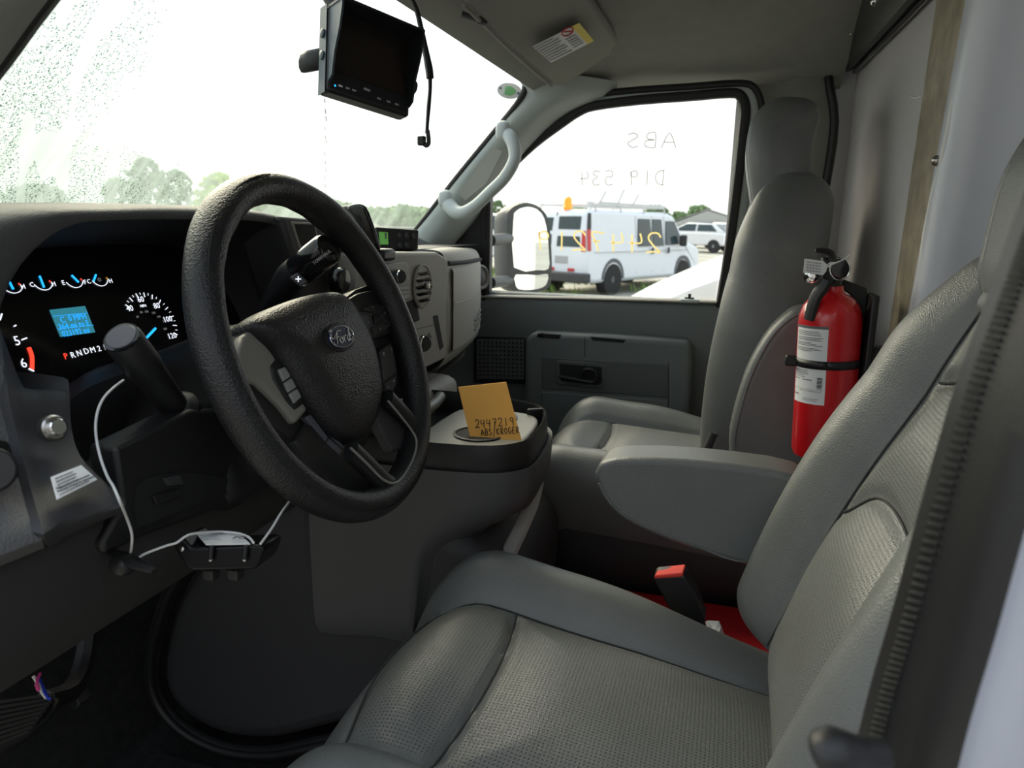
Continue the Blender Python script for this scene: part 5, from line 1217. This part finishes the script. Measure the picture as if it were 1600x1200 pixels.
# brake pedal and carpet mat
pd_ = thing('brake_pedal', aX(40, 1130, .58), 'black ribbed brake pedal in the dark footwell', 'pedal')
pl = [aD(x, y, D * .86) for x, y, D in [(-60, 1110, 1.0), (40, 1095, 1.06), (95, 1088, 1.08), (88, 1110, 1.06), (50, 1145, 1.02), (0, 1172, .98), (-60, 1190, .95)]]
pn = (pl[1] - pl[0]).cross(pl[-1] - pl[0]).normalized()
if pn.dot(CAM - pl[0]) < 0: pn = -pn
G().slab(closed(pl, 2), -pn * .02).build('pedal_pad', 'blackrubber', pd_, bevel=.005)
g = G()
for i in range(9):
    t = i / 8; a = pl[1].lerp(pl[2], .0).lerp(pl[4], t) ; 
    g.tube([pl[0].lerp(pl[6], t) + pn * .003, pl[2].lerp(pl[4], t) + pn * .003 - (pl[2].lerp(pl[4], t) - pl[0].lerp(pl[6], t)) * .08], .004, 6, 0)
g.build('pad_ribs', 'blackrubber', pd_, kind='stuff')
G().tube([aD(70, 1095, .95), aD(110, 1080, 1.0), aD(130, 1040, 1.04), aD(140, 980, 1.06)], .014, 8, 3).build('pedal_arm', 'black', pd_)
tag(G().rbox((.66, .62, FLOOR + .012), (.50, .58, .02), .008, (10, 10, 2), lambda P: P + V((0, 0, .006 * noise.noise(P * 9)))).build('floor_mat', 'carpet'), 'black carpet mat in the driver footwell', 'floor mat')
mb = thing('mat_bracket', aD(128, 1095, 1.1), 'black square bracket tab above the footwell carpet', 'bracket')
G().slab([aD(x, y, D) for x, y, D in [(112, 1065, 1.15), (132, 1062, 1.18), (148, 1086, 1.14), (122, 1104, 1.1)]], V((0, .012, -.01))).build('tab', 'black', mb, bevel=.003)

# ================================================================== OUTSIDE
def gz(x): return .010 * x
g = G(); rows = [[(x, y, gz(x) + .03 * noise.noise(V((x * .3, y * .3, 0)))) for y in range(-60, 141, 8)] for x in (-6, 0, 6, 9, 12, 15, 18, 21, 25, 30, 40, 60, 90, 140, 200)]
ground = tag(g.grid(rows).build('ground', 'ground'), 'pale gravel parking ground outside', 'ground', kind='structure')
def aG(px, py):
    p = aZ(px, py, .2)
    for _ in range(8): p = aZ(px, py, gz(p.x))
    return p
def wheel(parent, c, axis, r, wd):
    a = V(axis).normalized()
    t = G().lathe([(r * .62, -wd / 2), (r * .95, -wd / 2), (r, -wd * .3), (r, wd * .3), (r * .95, wd / 2), (r * .62, wd / 2)], c, a, 28).build('wheel', 'tire', parent)
    G().lathe([(r * .62, wd * .30), (r * .60, wd * .46), (r * .5, wd * .30), (r * .24, wd * .34), (r * .2, wd * .5), (.002, wd * .5)], c, a, 24).build('wheel_rim', 'hub', t)
# ---- white work van
RW = aG(955, 461); ang = math.radians(-24)
e1 = V((math.cos(ang), math.sin(ang), 0)); e2 = V((math.sin(ang), -math.cos(ang), 0)); SC = .90
van = thing('work_van', RW, 'white work van with roof rack and orange beacon outside the window', 'van')
O = RW - e1 * 1.15 * SC + e2 * .02
def vp_(l, s, h): return O + (e1 * l - e2 * s + _Z * h) * SC     # l from rear bumper, s from near side inwards, h up
prof = [(.0, .42), (.0, 1.0), (.03, 1.5), (.10, 1.98), (.22, 2.06), (3.9, 2.06), (4.25, 1.98), (4.85, 1.32), (5.55, 1.16), (5.72, 1.02), (5.75, .45), (5.2, .32), (.3, .32)]
rows = []
for s, k in ((0.05, .0), (.0, .05), (.02, 1), (.20, 1.0)): pass
def vrow(s, top):   # inset of the flanks towards the roof
    return [vp_(l, s + (.0 if h < 1.1 else (.13 * (h - 1.1) / .96)) * (1 if s < 1 else -1), h) for l, h in prof]
secs = [vrow(.04, 0), vrow(.0, 0), vrow(2.0, 0), vrow(1.96, 0)]
g = G(); g.grid([vrow(.0, 0), vrow(2.0, 0)], close=True)
n0 = len(prof); g.f.append(tuple(range(n0))); g.mi.append(0); g.f.append(tuple(range(n0, 2 * n0))); g.mi.append(0)
g.build('body', 'vanwhite', van, bevel=.09, seg=3)
def vside(name, L, m, d=.008, parent=van, bevel=.01):
    return G().slab([vp_(l, -d + (.0 if h < 1.1 else .13 * (h - 1.1) / .96), h) for l, h in L], e2 * -.02).build(name, m, parent, bevel=bevel)
for L in ([(2.30, 1.18), (2.98, 1.18), (2.96, 1.88), (2.34, 1.88)], [(3.06, 1.18), (3.60, 1.18), (3.56, 1.88), (3.06, 1.88)], [(3.74, 1.20), (4.72, 1.22), (4.26, 1.84), (3.76, 1.84)]): vside('side_window', L, 'vanglass')
for x in (3.02, 3.67, 2.22): vside('door_gap', [(x, .5), (x + .018, .5), (x + .018, 1.95), (x, 1.95)], 'print', .003, bevel=0)
vside('body_crease', [(.3, 1.05), (5.0, 1.05), (5.0, 1.07), (.3, 1.07)], 'hub', .004, bevel=0)
for x in (2.95, 3.80): vside('door_handle', [(x, .98), (x + .10, .98), (x + .10, 1.14), (x, 1.14)], 'black', .03)
vside('tail_light', [(.02, 1.10), (.16, 1.10), (.20, 1.60), (.05, 1.60)], 'taillight', .012)
vside('rear_quarter_trim', [(.06, 1.60), (.22, 1.60), (.26, 1.98), (.14, 1.98)], 'black', .010)
def vrear(name, S, m, d=.012, bevel=.01):
    def lx(h): return 0 if h < 1 else (.03 * (h - 1) / .5 if h < 1.5 else .03 + .07 * (h - 1.5) / .48)
    return G().slab([vp_(lx(h) - d, s, h) for s, h in S], e1 * .02).build(name, m, van, bevel=bevel)
vrear('rear_window', [(.22, 1.18), (.92, 1.18), (.92, 1.90), (.26, 1.90)], 'vanglass'); vrear('rear_window', [(1.08, 1.22), (1.74, 1.22), (1.70, 1.86), (1.08, 1.86)], 'vanglass')
vrear('tail_light', [(.05, 1.08), (.18, 1.08), (.20, 1.56), (.10, 1.56)], 'taillight'); vrear('tail_light', [(1.82, 1.08), (1.95, 1.08), (1.90, 1.56), (1.80, 1.56)], 'taillight')
vrear('licence_plate', [(.55, .78), (.95, .78), (.95, .96), (.55, .96)], 'legend'); vrear('door_gap', [(.99, .5), (1.01, .5), (1.01, 2.0), (.99, 2.0)], 'print', .004, 0)
G().box(vp_(-.10, 1.0, .47), (.28, 1.98, .20), Matrix.Rotation(ang, 3, 'Z')).build('rear_bumper', 'bezel', van, bevel=.03)
for s in (.35, .95, 1.4): vrear('red_reflector', [(s, .60), (s + .2, .60), (s + .2, .68), (s, .68)], 'taillight', .02)
G().box(vp_(5.72, 1.0, .45), (.22, 1.9, .22), Matrix.Rotation(ang, 3, 'Z')).build('front_bumper', 'bezel', van, bevel=.04)
for l in (1.15, 4.75):
    wheel(van, vp_(l, .12, .38), e2, .37, .24); wheel(van, vp_(l, 1.88, .38), -e2, .37, .24)
    G().tube([vp_(l + .46 * math.cos(t), -.004, .40 + .46 * math.sin(t)) for t in [math.pi * i / 12 for i in range(13)]], .05, 6, 0, flat=(e2, .15, 1)).build('wheel_arch', 'print', van)
for s in (.25, 1.75): G().tube([vp_(.4, s, 2.17), vp_(3.9, s, 2.17)], .025, 6, 0).build('rack_rail', 'hub', van)
for l in (.5, 1.6, 2.7, 3.8): 
    G().tube([vp_(l, .15, 2.02), vp_(l, .18, 2.17), vp_(l, 1.82, 2.17), vp_(l, 1.85, 2.02)], .024, 6, 0).build('rack_bar', 'hub', van)
G().tube([vp_(1.0, .4, 2.24), vp_(4.2, .4, 2.22)], .03, 6, 0).tube([vp_(1.0, .75, 2.24), vp_(4.2, .75, 2.22)], .03, 6, 0).build('ladder_rail', 'hub', van)
for i in range(8): G().tube([vp_(1.2 + i * .4, .4, 2.235), vp_(1.2 + i * .4, .75, 2.235)], .02, 6, 0).build('ladder_rung', 'hub', van)
for l, h in ((.7, .30), (1.5, .38), (2.2, .28)): G().tube([vp_(l, .2, 2.2), vp_(l + .15, .12, 2.2 + h)], .02, 6, 0).build('rack_hook', 'hub', van)
G().lathe([(.10, 0), (.10, .06), (.09, .07), (.085, .22), (.05, .26), (.002, .27)], vp_(.25, .8, 2.06), n=20).build('beacon', 'beacon', van, label='orange warning beacon')
vm = vp_(4.45, -.12, 1.32); G().box(vm, (.12, .18, .28)).build('door_mirror', 'black', van, bevel=.04)

# grass around the van: blades joined (uncountable)
g = G(); random.seed(11)
for k in range(5200):
    x = random.uniform(15.5, 22.5); y = random.uniform(1.2, 8.5)
    if noise.noise(V((x * .6, y * .6, 4))) < .0 or abs((V((x, y, 0)) - O).dot(e2) + .9) < .75 and 0.2 < (V((x, y, 0)) - O).dot(e1) < 5: continue
    h = random.uniform(.10, .30); a = random.uniform(0, 6.28); z = gz(x); w2 = .03
    g.add([(x - w2 * math.cos(a), y - w2 * math.sin(a), z), (x + w2 * math.cos(a), y + w2 * math.sin(a), z), (x + .1 * math.sin(a), y + .06, z + h)], [(0, 1, 2)])
tag(g.build('grass', 'grass', smooth=False), 'rough green grass growing around the white van', 'grass', kind='stuff')

# ---- parked cars (low saloon shape)
def car(label, c, ang, m, sc=1, group=None):
    c = V(c); a1 = V((math.cos(ang), math.sin(ang), 0)); a2 = V((-math.sin(ang), math.cos(ang), 0))
    t = thing('parked_car', c, label, 'car', group)
    P = lambda l, s, h: c + (a1 * l + a2 * s + _Z * h) * sc
    lo = [(-2.2, .35), (-2.25, .75), (-2.1, .95), (-1.0, 1.0), (1.1, 1.0), (2.05, .82), (2.2, .65), (2.2, .35)]
    g = G().grid([[P(l, -.88, h) for l, h in lo], [P(l, .88, h) for l, h in lo]], close=True)
    g.f.append(tuple(range(8))); g.f.append(tuple(range(8, 16))); g.mi += [0, 0]; g.build('body', m, t, bevel=.08 * sc, seg=2)
    up = [(-1.95, .97), (-1.25, 1.42), (.15, 1.45), (1.15, .98)]
    g = G().grid([[P(l, -.80 + (h - .97) * .35, h) for l, h in up], [P(l, .80 - (h - .97) * .35, h) for l, h in up]], close=True)
    g.f.append(tuple(range(4))); g.f.append(tuple(range(4, 8))); g.mi += [0, 0]; g.build('cabin', m, t, bevel=.05 * sc, seg=2)
    for s in (-1, 1):
        for L in ([(-1.5, 1.04), (-.45, 1.04), (-.45, 1.36), (-1.15, 1.36)], [(-.35, 1.04), (.85, 1.04), (.15, 1.38), (-.35, 1.38)]):
            G().slab([P(l, s * (.81 - (h - .97) * .35), h) for l, h in L], a2 * (s * .01)).build('side_window', 'vanglass', t)
        for l in (-1.4, 1.4): wheel(t, P(l, s * .80, .33), a2 * s, .33 * sc, .2 * sc)
    G().slab([P(l, s, h) for l, s, h in ((1.07, -.68, 1.04), (1.07, .68, 1.04), (.24, .60, 1.43), (.24, -.60, 1.43))], (a1 + _Z * 2) * .006).build('windscreen', 'vanglass', t)
    G().slab([P(l, s, h) for l, s, h in ((-1.87, -.66, 1.04), (-1.87, .66, 1.04), (-1.32, .58, 1.39), (-1.32, -.58, 1.39))], (-a1 + _Z * 2) * .006).build('rear_screen', 'vanglass', t)
    return t
def far(px, py): return aG(px, py)
car('white parked car left of the building bay, nearest the van front', far(1084, 393), 1.2, 'carwhite'); car('white parked car in front of the building, rightmost', far(1126, 389), 1.0, 'carwhite')
# ---- white car close by, below the passenger window
nc = thing('white_truck_hood', (5.2, .2, gz(5)), 'white vehicle hood rising at the lower corner of the passenger window', 'vehicle')
rows = []
for X in (3.6, 4.2, 4.8, 5.4):
    rows.append([aX(950, 500, X), aX(1000, 464, X), aX(1040, 446, X), aX(1080, 428, X), aX(1112, 415, X), aX(1160, 396, X), aX(1260, 372, X)])
hr_ = [[p + V((0, 0, .05 * math.sin(math.pi * i / 3))) for p in r] for i, r in enumerate(rows)]
nX = [3.6, 4.1, 4.6, 5.2]
pr0 = [aX(x, y, 4.0) for x, y in [(930, 500), (985, 470), (1040, 446), (1085, 427), (1112, 417), (1150, 404), (1220, 392)]]
rows = [[p + V((0, -.03, -.42)) for p in pr0], [p + V((-.16, 0, -.12)) for p in pr0], [p + V((-.10, 0, -.03)) for p in pr0], pr0, [p + V((.5, 0, .0)) for p in pr0], [p + V((1.3, 0, -.02)) for p in pr0], [p + V((1.6, 0, -.3)) for p in pr0]]
G().grid(rows, smooth=3).build('hood', 'carwhite', nc)
G().grid([[p + V((-.10, -.02, -.12)) for p in pr0[2:]], [p + V((-.10, -.02, -1.1)) for p in pr0[2:]]]).build('fender', 'carblue', nc)
# ---- building
bd_ = thing('metal_building', far(1090, 386), 'grey gabled metal building with a wide open bay', 'building')
BX = 70.0
def bp_(px, py): return aX(px, py, BX)
wl = [bp_(1046, 385), bp_(1046, 349), bp_(1106, 328), bp_(1160, 346), bp_(1160, 392)]
G().slab(wl, V((14, 0, 0))).build('walls', 'building', bd_)
G().slab([bp_(1040, 350), bp_(1106, 326), bp_(1106, 329), bp_(1040, 353)], V((14, 0, 0)) ).build('roof_slope', 'roofing', bd_); G().slab([bp_(1106, 326), bp_(1166, 345), bp_(1166, 348), bp_(1106, 329)], V((14, 0, 0))).build('roof_slope', 'roofing', bd_)
G().slab([p + V((-.1, 0, 0)) for p in (bp_(1086, 378), bp_(1086, 348), bp_(1120, 348), bp_(1120, 380))], V((.2, 0, 0))).build('bay_opening', 'bay', bd_)
for x in (1060, 1072, 1130, 1145): G().slab([p + V((-.05, 0, 0)) for p in (bp_(x, 384), bp_(x, 352), bp_(x + 1, 352), bp_(x + 1, 384))], V((.1, 0, 0))).build('wall_seam', 'roofing', bd_)
# ---- trees
def tree(label, px, py, D, wpx_, hpx, m, seed):
    random.seed(seed); top = aD(px, py - hpx, D); base = aD(px, py, D); s = D / FPX; base.z = gz(base.x)
    t = thing('tree', base, label, 'tree', 'trees along the far edge of the lot')
    G().tube([base - _Z * .3, base + _Z * ((top.z - base.z) * .5)], wpx_ * s * .03 + .05, 7, 0).build('trunk', 'trunk', t)
    g = G(); R1 = wpx_ * s / 2; H1 = top.z - base.z
    for k in range(420):
        a = random.uniform(0, 6.28); z = random.random(); rr = math.sqrt(max(0, 1 - (2 * z - 1) ** 2)) * random.uniform(.55, 1) * (.8 + .35 * noise.noise(V((a, z * 3, seed))))
        c = base + V((math.cos(a) * R1 * rr, math.sin(a) * R1 * rr, H1 * (.02 + .98 * z))); q = R1 * random.uniform(.08, .2)
        n1 = V((random.gauss(0, 1), random.gauss(0, 1), random.gauss(0, 1))).normalized(); u = n1.orthogonal().normalized(); v = n1.cross(u)
        g.add([c + u * q, c + v * q * .7, c - u * q, c - v * q * .7, c + n1 * q * .5, c - n1 * q * .5], [(0, 1, 4), (1, 2, 4), (2, 3, 4), (3, 0, 4), (1, 0, 5), (2, 1, 5), (3, 2, 5), (0, 3, 5)])
    g.build('crown', m, t, smooth=False)
for i, (lb2, px, py, D, w2, h2, m) in enumerate((
    ('tall dark tree seen through the misted windshield', 232, 316, 60, 80, 66, 'leaf'), ('rounded tree right of the tall one behind the misted glass', 278, 312, 78, 60, 46, 'leaf'),
    ('low dark tree left of the tall one in the mist', 185, 314, 66, 60, 34, 'leaf'), ('yellow green bush just left of the steering wheel rim', 345, 322, 30, 100, 48, 'leaf_bright'),
    ('green tree beside the door mirror', 777, 362, 60, 40, 48, 'leaf'), ('green tree behind the van roof rack', 1025, 352, 80, 60, 30, 'leaf'),
    ('tree crown behind the van front', 1060, 358, 84, 50, 26, 'leaf'), ('tree crown behind the building roof', 1092, 352, 100, 60, 30, 'leaf'), ('low tree behind the van rear', 900, 350, 90, 90, 22, 'leaf'), ('hedge tree above the dash far corner', 640, 352, 90, 160, 24, 'leaf'), ('distant low tree over the centre of the dash', 480, 340, 95, 200, 22, 'leaf'), ('pale distant tree at the left frame edge', 60, 318, 90, 120, 26, 'leaf'))):
    tree(lb2, px, py, D, w2, h2, m, 20 + i)
car('white parked car beyond the dash far corner', far(592, 352), .4, 'carwhite'); car('pale parked car right of it beyond the dash corner', far(628, 353), .4, 'carwhite')
car('white parked car behind the mirror arm', far(772, 420), 1.5, 'carwhite', 1.2)

# ---- side mirror of this truck
sm_ = thing('side_mirror', aX(770, 400, 2.05), 'black tall towing door mirror outside the passenger window', 'side mirror')
MX = 2.32
def mpx(px, py, d=0):
    o = aX(828, 390, MX); n = V((-.62, -.785, .0)).normalized(); return aP(px, py, o + n * d, n)
mN = V((-.62, -.785, .0)).normalized()
hs_ = closed([mpx(x, y) for x, y in [(792, 345), (797, 328), (812, 319), (830, 318), (848, 328), (858, 350), (862, 400), (861, 440), (853, 452), (835, 457), (806, 456), (796, 448), (792, 420)]], 3)
G().dome(hs_, -mN, [(1, 0), (1.02, .02), (1.0, .05), (.9, .085), (.6, .10), (.2, .105)]).build('housing', 'mirrorback', sm_)
G().slab(closed([mpx(x, y, .002) for x, y in [(803, 418), (802, 345), (806, 330), (818, 324), (832, 324), (846, 333), (854, 355), (858, 400), (857, 420), (840, 422)]], 2), -mN * .002).build('main_mirror', 'mirrorglass', sm_)
G().slab(closed([mpx(x, y, .002) for x, y in [(806, 429), (840, 430), (856, 428), (855, 441), (848, 449), (830, 453), (810, 452), (805, 442)]], 2), -mN * .002).build('spot_mirror', 'mirrorglass', sm_)
for y in (374, 440): G().tube([aX(766, y + 2, 2.02), aX(780, y, 2.12), mpx(800, y - 2, -.05)], .017, 10, 3).build('mirror_arm', 'mirrorback', sm_)
G().tube([mpx(796, 350, -.04), mpx(791, 390, -.05), mpx(794, 440, -.04)], .03, 10, 3).build('arm_post', 'mirrorback', sm_)
# own box body behind the cab, seen in the mirror
tag(G().box((1.125, -2.96, 1.85), (2.1, 4.8, 2.3)).build('wall_box_exterior', 'white'), 'white outer box body of this truck behind the cab', 'box body', kind='structure')

# ---- high roofed van parked behind, met in the door mirror
hv = thing('high_roof_van', (3.9, -8, gz(3.9)), 'white high roofed van reflected in the door mirror', 'van')
def hb(l, s, h): return V((3.55 + s, -7.5 - l, gz(3.6) + h))
pf = [(0, .4), (0, 1.05), (.55, 1.25), (1.1, 1.95), (1.5, 2.55), (5.5, 2.6), (5.6, .4)]
g = G().grid([[hb(l, -.95, h) for l, h in pf], [hb(l, .95, h) for l, h in pf]], close=True); g.f.append(tuple(range(7))); g.f.append(tuple(range(7, 14))); g.mi += [0, 0]; g.build('body', 'vanwhite', hv, bevel=.08, seg=2)
G().slab([hb(.60, -.8, 1.32), hb(.60, .8, 1.32), hb(1.08, .72, 1.95), hb(1.08, -.72, 1.95)], V((0, .02, .02))).build('windscreen', 'vanglass', hv)
for s in (-1, 1): G().slab([hb(l, s * .955, h) for l, h in ((.95, 1.3), (1.9, 1.3), (1.9, 1.95), (1.35, 1.95))], V((s * .01, 0, 0))).build('side_window', 'vanglass', hv)
G().slab([hb(-.01, -.5, .75), hb(-.01, .5, .75), hb(-.01, .5, 1.0), hb(-.01, -.5, 1.0)], V((0, .02, 0))).build('grille', 'black', hv)
for s in (-1, 1):
    for l in (.9, 4.5): wheel(hv, hb(l, s * .85, .36), (s, 0, 0), .36, .24)

# ---- unseen grey box truck, added to block sky light beyond the open driver door
nb = thing('light_block_truck', (-3.4, -1, gz(-3)), 'added grey box truck blocking sky light beside the open driver door', 'truck')
G().box((-3.5, -2.2, 2.15), (2.3, 6.0, 2.5)).build('cargo_box', 'blockergrey', nb, bevel=.05)
G().box((-3.5, 1.7, 1.45), (2.0, 1.7, 1.7)).build('cab', 'blockergrey', nb, bevel=.2, seg=3)
G().box((-3.5, -.6, .75), (1.6, 6.6, .25)).build('chassis', 'black', nb)
for y in (1.9, -3.6):
    for s in (-1, 1): wheel(nb, V((-3.5 + s * .95, y, .45 + gz(-3))), (s, 0, 0), .42, .28)
